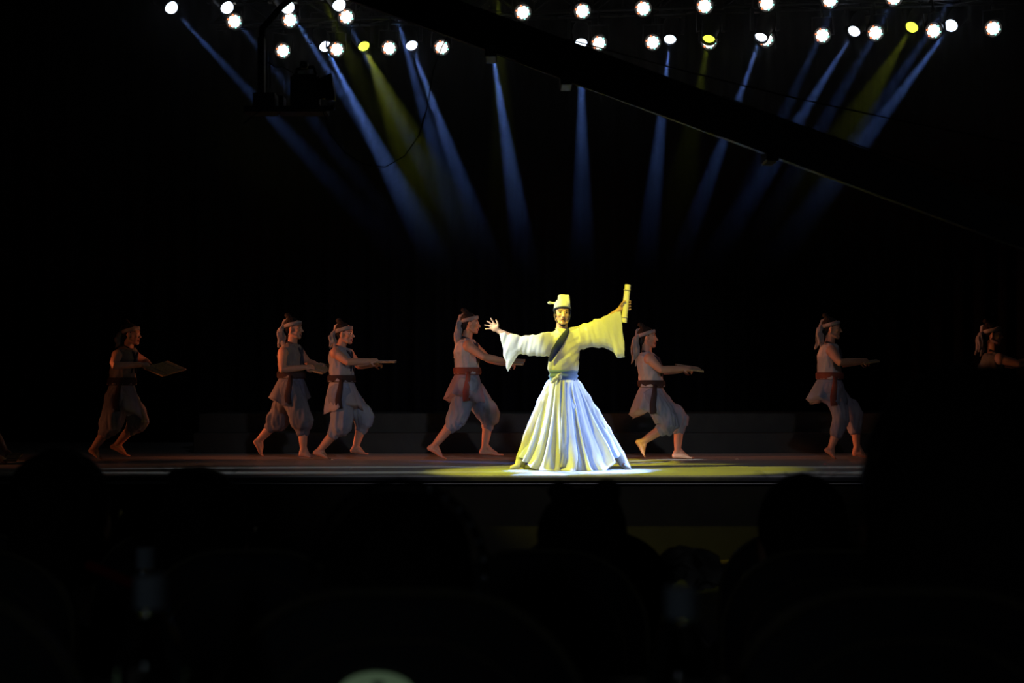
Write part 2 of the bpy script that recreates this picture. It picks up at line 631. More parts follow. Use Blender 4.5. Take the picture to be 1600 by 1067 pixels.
pars = []
ORD = ['first', 'second', 'third', 'fourth', 'fifth', 'sixth', 'seventh', 'eighth', 'ninth', 'tenth', 'eleventh', 'twelfth', 'thirteenth', 'fourteenth']
upper_par = [(366, 33), (453, 31), (541, 26), (817, 19), (910, 17), (1005, 13), (1101, 9), (1198, 5), (1297, 0), (1397, -4)]
for i, (x, y) in enumerate(upper_par):
    place_par(x, y, up_row(x) + 0.12, 'white hexagonal LED cluster light, %s from the left in the upper row' % ORD[i], 'LED par lights of the upper row', 'u')
lower_par = [(442, 79), (526, 77), (608, 75), (690, 74), (936, 67), (1020, 66), (1108, 65), (1197, 61), (1285, 55), (1368, 51), (1459, 48), (1552, 44)]
for i, (x, y) in enumerate(lower_par):
    place_par(x, y, low_row(x) - 0.10, 'white hexagonal LED cluster light, %s from the left in the lower row' % ORD[i], 'LED par lights of the lower row', 'l')


for r, row in pars:
    hang(r, row, (0, 0.08, 0.2), 1 if row == 'u' else -1)


def make_head(color, recess):
    """moving-head beam light aimed along -Z of the head"""
    root = empty('moving_head_light', (0, 0, 0))
    obj('base', bevel_box((-0.14, -0.11, 0.20), (0.14, 0.11, 0.34), 0.02), M['metal'], root)
    bm = new()
    for s in (-1, 1):
        box(bm, (s * 0.15 - 0.02, -0.045, -0.04), (s * 0.15 + 0.02, 0.045, 0.22))
    box(bm, (-0.17, -0.045, 0.17), (0.17, 0.045, 0.205))
    cyl(bm, (0, 0, 0.34), (0, 0, 0.40), 0.02, n=8)
    obj('yoke', bm, M['metal'], root, False)
    hd = empty('head', (0, 0, 0)); hd.parent = root
    r = 0.076
    bm = new()
    prof = [(0.05, 0.22), (0.09, 0.20), (0.115, 0.08), (0.10, -0.06), (r + 0.014, -0.12), (r + 0.014, -0.14 - recess), (r + 0.002, -0.14 - recess), (r + 0.002, -0.135)]
    lathe(bm, prof, 24)
    obj('barrel', bm, M['metal'], hd)
    bm = new()
    hh = r * 0.95 if recess < 0.01 else r * 0.75
    lathe(bm, [(r * math.cos(t) + 0.001, -0.140 - hh * math.sin(t)) for t in (1.56, 1.3, 1.0, 0.7, 0.4, 0.15, 0.0)] + [(r, -0.136)], 24)
    obj('lens', bm, M['lens_yellow' if color == 'y' else 'lens_white'], hd)
    return root


protos = {}


def place_head(px, py, D, aim, color, recess, power, size, label, group='moving beam lights on the trusses', shaft=True):
    key = (color, recess)
    if key not in protos:
        protos[key] = make_head(color, recess)
        r = protos[key]
    else:
        r = copy_tree(protos[key])
    lens = P(px, py, D)
    d = (aim - lens).normalized()
    c = lens - d * 0.15
    r.location = c
    tag(r, label, 'stage light', group)
    hd = [k for k in r.children if k.name.startswith('head')][0]
    hd.rotation_euler = V((0, 0, -1)).rotation_difference(d).to_euler()
    col = (0.80, 0.95, 0.06) if color == 'y' else (0.17, 0.34, 1.0)
    s = spot('beam', lens + d * 0.085, aim, power, col, size, 0.35, 0.02)
    return r


def aimpt(px, py, D=15.3):
    return P(px, py, D)


BP = 12000
heads = [  # px, py, row, aim px, aim py, colour, recess, power, size, label
    (268, 12, 'u', 848, 640, 'w', 0.0, BP * .55, 4.0, 'round blue-white beam light at the far left end of the upper row'),
    (355, 12, 'u', 820, 620, 'w', 0.0, BP * .25, 4.0, 'round blue-white beam light, second from the left in the upper row'),
    (450, 12, 'u', 850, 640, 'w', 0.0, BP * 1.1, 4.5, 'round blue-white beam light, third from the left in the upper row'),
    (530, 8, 'u', 860, 640, 'w', 0.0, BP * .5, 4.5, 'round blue-white beam light, fourth from the left in the upper row'),
    (612, -2, 'u', 790, 620, 'w', 0.0, BP * .9, 4.5, 'beam light behind the crane arm in the upper row'),
    (500, -12, 'u', 800, 640, 'y', 0.0, BP * .035, 10, 'yellow beam light just above the frame at the left'),
    (778, -14, 'u', 800, 640, 'y', 0.0, BP * .035, 9, 'yellow beam light just above the frame left of the crane arm'),
    (1315, -16, 'u', 1010, 640, 'w', 0.0, BP * .32, 5.0, 'beam light above the frame over the right half, nearest the middle'),
    (1408, -18, 'u', 1030, 640, 'w', 0.0, BP * .32, 5.0, 'beam light above the frame over the right half, between two others'),
    (1500, -20, 'u', 1050, 640, 'w', 0.0, BP * .32, 5.0, 'beam light above the frame at the far right'),
    (508, 72, 'l', 760, 560, 'w', 0.03, BP * 1.3, 4.5, 'blue-white beam light partly hidden, left end of the lower row'),
    (568, 71, 'l', 790, 560, 'y', 0.05, BP * .065, 12, 'small yellow beam light between white lights left of the hanging cable'),
    (643, 70, 'l', 850, 640, 'w', 0.04, BP * 1.0, 4.5, 'blue-white beam light beside the hanging cable in the lower row'),
    (768, 70, 'l', 850, 600, 'w', 0.04, BP * 1.1, 4.5, 'beam light hidden by the crane arm, its shaft falling below it'),
    (908, 66, 'l', 912, 640, 'w', 0.04, BP * .8, 4.8, 'beam light just peeping over the crane arm in the lower row'),
    (1047, 60, 'l', 985, 640, 'w', 0.045, BP * .8, 4.5, 'blue-white beam light right of the crane arm in the lower row'),
    (1108, 58, 'l', 1000, 640, 'y', 0.06, BP * .025, 10, 'small yellow beam light right of the crane arm'),
    (1190, 56, 'l', 985, 620, 'w', 0.05, BP * .8, 4.5, 'blue-white half disc beam light touching an LED cluster, lower row'),
    (1335, 48, 'l', 975, 630, 'w', 0.03, BP * .6, 4.8, 'blue-white beam light, second from the right in the lower row'),
    (1425, 42, 'l', 1060, 640, 'y', 0.02, BP * .025, 12, 'large yellow-green beam light at the right of the lower row'),
    (1486, 40, 'l', 1050, 620, 'w', 0.0, BP * .5, 5.0, 'round blue-white beam light at the right end of the lower row'),
]
hds = []
for (px, py, row, ax, ay, c, rc, pw, sz, lab) in heads:
    D = up_row(px) if row == 'u' else low_row(px)
    hds.append((place_head(px, py, D + (-0.30 if row == 'u' else (-0.62 if px in (1108, 1190) else 0.38)), aimpt(ax, ay), c, rc, pw, sz, lab), row))
for r, row in hds:
    hang(r, row, (0, 0, 0.34), -1 if (row == 'u' or r.location.y < TRUSS['l'][0](800 + F * r.location.x / r.location.y)) else 1)

# ------------------------------------------------------------------ people: body pieces


def basis(front, up=V((0, 0, 1))):
    """columns: front, left, up"""
    f = front.normalized()
    l = up.cross(f).normalized()
    u = f.cross(l)
    return Matrix((f, l, u)).transposed()


def head_prims(bm, c, R, s=1.0, mouth_open=0.0):
    def q(x, y, z):
        return c + R @ V((x, y, z)) * s

    def e(x, y, z, rx, ry, rz, n=14):
        ball(bm, q(x, y, z), (rx * s, ry * s, rz * s), R, n)
    e(-0.012, 0, 0.035, 0.098, 0.077, 0.090, 18)
    e(0.022, 0, -0.035, 0.068, 0.060, 0.078)
    e(0.030, 0, 0.000, 0.066, 0.066, 0.070)
    e(0.064, 0, -0.100, 0.026, 0.028, 0.020)
    for sg in (-1, 1):
        e(0.052, sg * 0.036, -0.018, 0.034, 0.028, 0.028)
        e(-0.008, sg * 0.078, -0.008, 0.018, 0.010, 0.032, 10)
        tube(bm, [q(0.082, sg * 0.012, 0.030), q(0.074, sg * 0.045, 0.030)], 0.014 * s, 8)
        tube(bm, [q(-0.02, sg * 0.058, -0.05), q(0.05, sg * 0.035, -0.095)], [0.018 * s, 0.018 * s], 8)
        e(0.100, sg * 0.012, -0.034, 0.010, 0.009, 0.008, 8)
    tube(bm, [q(0.086, 0, 0.022), q(0.100, 0, -0.010), q(0.112, 0, -0.030)], [0.009 * s, 0.010 * s, 0.012 * s], 8)
    e(0.088, 0, -0.062 + mouth_open * 0.5, 0.012, 0.024, 0.007, 10)
    e(0.084, 0, -0.076 - mouth_open * 0.5, 0.013, 0.021, 0.008, 10)


def face_mats(me, c, R, s):
    """slots: 0 skin, 1 eye/brow dark, 2 eye white, 3 lips"""
    Ri = R.transposed()
    for p in me.polygons:
        l = (Ri @ (p.center - c)) / s
        if l.x < 0.04 or abs(l.z) > 0.14 or l.length > 0.16:
            continue
        ay = abs(l.y)
        if (ay - 0.033) ** 2 / 0.0175 ** 2 + (l.z - 0.008) ** 2 / 0.0075 ** 2 < 1:
            p.material_index = 1 if abs(ay - 0.033) < 0.008 or l.z > 0.011 else 2
        elif 0.014 < ay < 0.056 and 0.026 < l.z < 0.035:
            p.material_index = 1
        elif ay < 0.026 and -0.086 < l.z < -0.054 and l.x > 0.078:
            p.material_index = 1 if (abs(l.z + 0.069) < 0.0045 and ay < 0.02) else 3


def hand_prims(bm, wrist, d, pn, spread=0.12, curl=(0.5, 0.7, 0.5), thumb_side=1, s=1.0, thumb_curl=0.5):
    """wrist point, finger direction d, palm normal pn (the side the fingers curl to), thumb_side along side axis"""
    d = d.normalized()
    pn = (pn - d * pn.dot(d)).normalized()
    side = d.cross(pn).normalized() * thumb_side
    k = 0.001 * s
    palm = wrist + d * 45 * k
    R = Matrix((d, side, pn)).transposed()
    ball(bm, palm, (50 * k, 39 * k, 15 * k), R, 12)
    tube(bm, [wrist - d * 10 * k, wrist + d * 30 * k], [24 * k, 22 * k], 8, (pn, 0.75))
    for i, (off, ln) in enumerate(((26, 72), (9, 80), (-9, 75), (-26, 60))):
        base = wrist + d * (84 - abs(off) * 0.18) * k + side * off * k
        ang = spread * off / 26.0
        a = 0
        pts = [base - d * 12 * k, base]
        cur = base
        fd = (d * math.cos(ang) + side * math.sin(ang)).normalized()
        for j, fr in enumerate((0.44, 0.32, 0.24)):
            a += curl[j]
            v = fd * math.cos(a) + pn * math.sin(a)
            cur = cur + v * ln * fr * k
            pts.append(cur)
        tube(bm, pts, [10 * k, 9.5 * k, 9 * k, 8.2 * k, 7 * k], 8)
    tb = wrist + d * 18 * k + side * 26 * k
    t1 = tb + (d * 0.55 + side * 0.75 + pn * 0.3).normalized() * 34 * k
    t2 = t1 + (d * 0.85 + side * (0.45 - thumb_curl) + pn * (0.25 + thumb_curl)).normalized() * 28 * k
    t3 = t2 + (d * 0.9 + side * (0.2 - thumb_curl) + pn * (0.2 + thumb_curl)).normalized() * 22 * k
    tube(bm, [tb - side * 14 * k, tb, t1, t2, t3], [13 * k, 13 * k, 11 * k, 9.5 * k, 8 * k], 8)


def foot_prims(bm, ankle, heel, toe, width_axis, s=1.0):
    k = s
    wa = V(width_axis).normalized()
    heel = V(heel); toe = V(toe); ankle = V(ankle)
    fwd = (toe - heel).normalized()
    ball_ = heel.lerp(toe, 0.68)
    up = wa.cross(fwd)
    if up.z < 0:
        up = -up
    tube(bm, [ankle, ankle.lerp(heel, 0.55), heel + up * 0.012], [0.036 * k, 0.036 * k, 0.030 * k], 10)
    for off, l in ((-0.022, 0.94), (0.022, 1.0)):
        tube(bm, [heel + up * 0.012 + wa * off * 0.5, heel.lerp(ball_, 0.5) + up * 0.018 + wa * off * 0.8, ball_ + up * 0.006 + wa * off], [0.028 * k, 0.030 * k, 0.022 * k], 8)
    tube(bm, [ankle + up * 0.02, heel.lerp(toe, 0.45) + up * 0.036, ball_ + up * 0.012], [0.034 * k, 0.028 * k, 0.020 * k], 8)
    for i in range(5):
        off = -0.036 + 0.018 * i
        e = toe - fwd * (0.004 + 0.006 * (4 - i)) + wa * off
        tube(bm, [ball_ + wa * off * 0.9, e], [0.012, 0.0095 if i < 4 else 0.013], 7)


def limb(bm, a, b, c, ra, rb, rc, n=12):
    """two-bone limb with muscle swell"""
    a, b, c = V(a), V(b), V(c)
    tube(bm, [a, a.lerp(b, 0.35), a.lerp(b, 0.75), b, b.lerp(c, 0.3), b.lerp(c, 0.7), c],
         [ra, ra * 1.02, (ra + rb) * 0.5, rb, rb * 1.03, (rb + rc) * 0.53, rc], n)


def torso_specs(pel, chest, neck, front, grow=0.0, k=1.0):
    """ellipse rings pelvis -> neck, side axis is horizontal"""
    f = V((front.x, front.y, 0)).normalized()
    sd = V((-f.y, f.x, 0))
    g = grow
    low = pel + (pel - chest) * 0.28
    sh = chest.lerp(neck, 0.62)
    return [
        (low, sd * (0.12 * k + g), f * (0.09 * k + g)),
        (pel, sd * (0.165 * k + g), f * (0.110 * k + g)),
        (pel.lerp(chest, 0.45), sd * (0.140 * k + g), f * (0.093 * k + g)),
        (pel.lerp(chest, 0.80), sd * (0.160 * k + g), f * (0.108 * k + g)),
        (chest, sd * (0.170 * k + g), f * (0.115 * k + g)),
        (sh, sd * (0.160 * k + g), f * (0.085 * k + g)),
        (chest.lerp(neck, 0.86), sd * (0.085 * k + g), f * (0.062 * k + g)),
        (neck, sd * (0.058 * k + g * 0.5), f * (0.058 * k + g * 0.5)),
    ]


# ------------------------------------------------------------------ marching dancers


def cloth_variant(name, base, alt):
    return mat(name, base, 0.9, 0, 0.15, 5, alt, 0.3, (1, 1, .6), detail=3)


def slip_board(A, u, v, D, label, thick=0.018):
    """board of bamboo slips; A corner px+dy, u/v edge vectors in px+dy"""
    p0 = P(A[0], A[1], D) + V((0, A[2], 0))
    sc = D / F
    U = V((u[0] * sc, u[2], -u[1] * sc))
    W = V((v[0] * sc, v[2], -v[1] * sc))
    nrm = U.cross(W).normalized()
    if nrm.z < 0:
        nrm = -nrm
    root = empty('bamboo_slip_board', p0 + (U + W) / 2, label, 'board', 'boards of bamboo slips carried by the dancers')
    n = 9
    c = (U + W) / 2
    shared = None
    for i in range(n):
        a, b = (i + 0.04) / n, (i + 0.96) / n
        bm = new()
        vs_ = []
        for t in (-1, 1):
            for (uu, ww) in ((0, a), (1, a), (1, b), (0, b)):
                vs_.append(bm.verts.new(U * uu + W * ww - c + nrm * (t * thick / 2)))
        for f in ((0, 1, 2, 3), (4, 5, 6, 7), (0, 1, 5, 4), (1, 2, 6, 5), (2, 3, 7, 6), (3, 0, 4, 7)):
            bm.faces.new([vs_[k] for k in f])
        obj('slip', bm, M['board'], root, False)
    for q in (0.22, 0.78):
        bm = new()
        pts = [U * q + W * (-0.01) - c, U * q + W * 1.01 - c]
        for s_ in (-1, 1):
            tube(bm, [p + nrm * s_ * (thick / 2 + 0.001) for p in pts], 0.004, 6)
        obj('binding_cord', bm, M['scarf'], root)
    return root


def dancer(sp):
    D = sp.get('D', 17.3)
    rootp = P(sp['pel'][0], 700, D); rootp.z = STAGE
    label = sp['label']
    root = empty('person', rootp, label, 'person', 'barefoot dancers marching across the stage')

    def L(p, dy=0.0):
        return P(p[0], p[1], D) + V((0, dy, 0)) - rootp
    yaw = math.radians(sp.get('yaw', -14))
    front = V((math.cos(yaw), math.sin(yaw), 0))
    hyaw = math.radians(sp.get('hyaw', -10))
    pitch = math.radians(sp.get('pitch', 0))
    hf = V((math.cos(hyaw) * math.cos(pitch), math.sin(hyaw) * math.cos(pitch), math.sin(pitch)))
    pel, chest, neck, head = L(sp['pel']), L(sp['chest']), L(sp['neck']), L(sp['head'])
    R = basis(hf)
    hs = 0.96
    bm = new()
    head_prims(bm, head, R, hs)
    tube(bm, [neck - V((0, 0, 0.03)), neck.lerp(head, 0.35), head + R @ V((-0.02, 0, -0.04))], [0.062, 0.056, 0.052], 12)
    ts = torso_specs(pel, chest, neck, front)
    loft(bm, ts, 18)
    shN, shF = L(sp['shN'], -0.17), L(sp['shF'], 0.17)
    ey = sp.get('eldy', (-0.20, 0.20))
    elN, elF = L(sp['elN'], ey[0]), L(sp['elF'], ey[1])
    wrN, wrF = L(sp['wrN'], -0.12), L(sp['wrF'], 0.11)
    for sh, el, wr in ((shN, elN, wrN), (shF, elF, wrF)):
        ball(bm, sh, (0.062, 0.060, 0.066))
        tube(bm, [chest.lerp(neck, 0.55), sh], [0.07, 0.055], 10)
        limb(bm, sh, el, wr, 0.052, 0.041, 0.029)
    for wr, el, ts_ in ((wrN, elN, 1), (wrF, elF, -1)):
        d = (wr - el).normalized()
        d = (d + V((0.5, 0, 0))).normalized()
        pn = V((0, 0.75 if wr is wrN else -0.75, -0.5))
        hand_prims(bm, wr, d, pn, 0.05, (0.45, 0.9, 0.7), thumb_side=(-1 if wr is wrN else 1), s=0.95)
    legs = []
    for sd, dy in (('N', -0.10), ('F', 0.10)):
        hip = pel + V((0, dy, -0.06))
        kn, an = L(sp['kn' + sd], dy * 1.1), L(sp['an' + sd], dy)
        he, to = L(sp['he' + sd], dy), L(sp['to' + sd], dy)
        lift = min(0.0, min(he.z, to.z) - 0.012)
        he.z = max(he.z, 0.028); to.z = max(to.z, 0.012)
        limb(bm, hip, kn, an, 0.085, 0.056, 0.036)
        tube(bm, [kn.lerp(an, 0.12) + V((-0.018, 0, 0)), kn.lerp(an, 0.35) + V((-0.02, 0, 0)), kn.lerp(an, 0.62)], [0.04, 0.05, 0.036], 10)
        foot_prims(bm, an, he, to, (0, 1, 0))
        legs.append((hip, kn, an))
    me = remesh(bm, 0.0068, 2)
    for m in (M['skin'], M['eye'], M['eyewhite'], M['lips']):
        me.materials.append(m)
    face_mats(me, head, R, hs)
    obj('body', me, [], root)

    def q(x, y, z):
        return head + R @ V((x, y, z)) * hs
    # hair with topknot
    bm = new()
    ball(bm, q(-0.026, 0, 0.048), (0.098 * hs, 0.084 * hs, 0.090 * hs), R, 16)
    ball(bm, q(-0.068, 0, -0.015), (0.050 * hs, 0.066 * hs, 0.070 * hs), R, 12)
    tube(bm, [q(-0.045, 0, 0.115), q(-0.070, 0, 0.158)], [0.036, 0.026], 10)
    ball(bm, q(-0.078, 0, 0.160), (0.034, 0.032, 0.028), R, 10)
    me = remesh(bm, 0.007, 1, (0.004, 60, 20))
    obj('hair', me, M['hair'], root)
    # head band, knotted behind, with tails down the back
    bm = new()
    rr = []
    for i in range(28):
        a = 2 * math.pi * i / 28
        x, y = math.cos(a), math.sin(a)
        z = 0.052 + 0.022 * x
        ox, oy = 0.098 * x - 0.012, 0.088 * y
        sec = []
        for dr, dz in ((-0.010, -0.024), (0.008, -0.020), (0.010, 0.0), (0.008, 0.020), (-0.010, 0.024)):
            wv = 1 + 0.05 * math.sin(5 * a + sp['pel'][0])
            sec.append(bm.verts.new(q(ox + dr * x, oy + dr * y, z + dz * wv)))
        rr.append(sec)
    skin_rings(bm, rr + [rr[0]], False)
    obj('headband', bm, M['scarf'], root)
    tl = sp.get('tail', 0.20)
    bm = new()
    for dy, ln, sw, w_ in ((-0.045, tl * 0.9, 0.025, 0.030), (-0.015, tl * 1.08, 0.0, 0.032), (0.02, tl, 0.035, 0.030), (0.05, tl * 0.8, 0.012, 0.028)):
        p0 = q(-0.10, dy * 0.5, 0.040)
        pts = [p0, p0 + V((-0.028 - sw * .4, dy * 0.7, -0.04)), p0 + V((-0.030 - sw * .8, dy, -ln * 0.42)), p0 + V((-0.018 - sw, dy * 1.1, -ln * 0.75)), p0 + V((-0.042 - sw * 1.3, dy * 1.2, -ln))]
        tube(bm, pts, [0.022, w_, w_ * 1.15, w_ * 0.9, 0.008], 10, ((0, 1, 0), 0.5))
    tube(bm, [q(-0.06, 0.0, 0.11), q(-0.115, 0.01, 0.09), q(-0.13, 0, 0.03)], [0.024, 0.026, 0.02], 8)
    me = remesh(bm, 0.007, 0, (0.012, 42, 9))
    obj('scarf_tail', me, M['scarf'], root)
    # sleeveless tunic
    bm = new()
    ts = torso_specs(pel, chest, neck, front, 0.020)
    hem = pel.lerp(chest, 0.22)
    ts2 = [(hem + front * 0.0, ts[1][1] * 1.02, ts[1][2] * 1.18), (hem.lerp(chest, 0.28), ts[2][1] * 1.06, ts[2][2] * 1.22)] + ts[3:7]
    loft(bm, ts2, 20)
    for sh in (shN, shF):
        tube(bm, [chest.lerp(neck, 0.6), sh.lerp(chest.lerp(neck, .55), 0.30)], [0.074, 0.070], 10)
    me = remesh(bm, 0.0075, 1, (0.012, 16, 9))
    obj('tunic', me, sp['m_tunic'], root)
    # crossed collar
    bm = new()
    f = front; sd = V((-f.y, f.x, 0))
    ck = chest + f * 0.128
    for s_ in (-1, 1):
        tube(bm, [neck + sd * 0.055 * s_ - f * 0.03, neck + sd * 0.062 * s_ + f * 0.035 - V((0, 0, .02)), chest.lerp(neck, .5) + sd * 0.045 * s_ + f * 0.118, chest + sd * -0.01 * s_ + f * 0.137 + V((0, 0, 0.0)), pel.lerp(chest, 0.62) - sd * 0.05 * s_ + f * 0.132],
             [0.014, 0.014, 0.014, 0.014, 0.012], 8)
    obj('collar', bm, sp['m_dark'], root)
    # trousers, gathered under the knee
    bm = new()
    ball(bm, pel + V((0, 0, -0.06)), (0.15, 0.18, 0.15))
    for (hip, kn, an), bag in zip(legs, sp.get('bag', (1.0, 1.0))):
        end = kn.lerp(an, sp.get('hem', 0.36))
        tube(bm, [hip, hip.lerp(kn, 0.4), hip.lerp(kn, 0.8), kn.lerp(end, 0.15), kn.lerp(end, 0.6), end],
             [0.135, 0.130 * bag, 0.128 * bag, 0.128 * bag, 0.112 * bag, 0.074], 16)
    me = remesh(bm, 0.008, 2, (0.020, 14, 3.5))
    obj('trousers', me, sp['m_trous'], root)
    # short overskirt
    bm = new()
    top = pel.lerp(chest, 0.30)
    lean = V((sp.get('skx', 0.0), 0, 0))
    sl = sp.get('skl', 0.30)
    N = 44
    rings = []
    for j in range(9):
        t = j / 8
        rx = 0.112 + 0.103 * t ** 0.7
        ry = 0.145 + 0.095 * t ** 0.7
        rg = []
        for i in range(N):
            a = 2 * math.pi * i / N
            w_ = 1 + (0.085 * math.sin(7 * a + sp['pel'][0]) + 0.05 * math.sin(13 * a + 1.3)) * t
            zz = -sl * t * (1 + (0.16 * math.sin(2 * a + sp['pel'][0]) + 0.05 * math.sin(7 * a)) * t)
            c = top + lean * t
            rg.append(bm.verts.new(c + front * math.cos(a) * rx * w_ + V((-front.y, front.x, 0)) * math.sin(a) * ry * w_ + V((0, 0, zz))))
        rings.append(rg)
    skin_rings(bm, rings)
    obj('overskirt', bm, sp['m_skirt'], root)
    # waist sash and its hanging end
    bm = new()
    sts = []
    for t in (0.20, 0.25, 0.33, 0.40, 0.45):
        c = pel.lerp(chest, t)
        g = 0.148 if t in (0.20, 0.45) else 0.157
        sts.append((c, V((-front.y, front.x, 0)) * (g + 0.028), front * g))
    loft(bm, sts, 24)
    s0 = pel.lerp(chest, 0.28) + V((0.02, -0.185, 0))
    tube(bm, [s0, s0 + V((-0.01, -0.035, -0.10)), s0 + V((-0.03, -0.05, -0.22)), s0 + V((-0.02, -0.05, -0.32))], [0.022, 0.030, 0.036, 0.040], 8, ((0, 1, 0), 0.22), ends=False)
    obj('sash', bm, sp['m_sash'], root)
    if 'board' in sp:
        A_, u_, v_ = sp['board']
        slip_board(A_, u_, v_, D, sp['blabel'])
    return root


def cm(n, a, b):
    return cloth_variant(n, a, b)


T_grey = cm('tunic_grey', (0.33, 0.30, 0.30), (0.24, 0.24, 0.28))
T_brown = cm('tunic_brown', (0.24, 0.20, 0.165), (0.16, 0.14, 0.13))
T_pale = cm('tunic_pale', (0.44, 0.40, 0.38), (0.32, 0.31, 0.34))
P_blue = cm('trouser_blue', (0.22, 0.25, 0.31), (0.14, 0.16, 0.22))
P_dark = cm('trouser_dark', (0.13, 0.13, 0.15), (0.08, 0.085, 0.11))
P_grey = cm('trouser_grey', (0.28, 0.25, 0.25), (0.17, 0.16, 0.18))
S_dark = cm('sash_dark', (0.045, 0.025, 0.022), (0.03, 0.02, 0.02))
S_red = cm('sash_redbrown', (0.22, 0.065, 0.04), (0.13, 0.04, 0.03))
C_dark = cm('collar_dark', (0.05, 0.05, 0.06), (0.035, 0.03, 0.04))

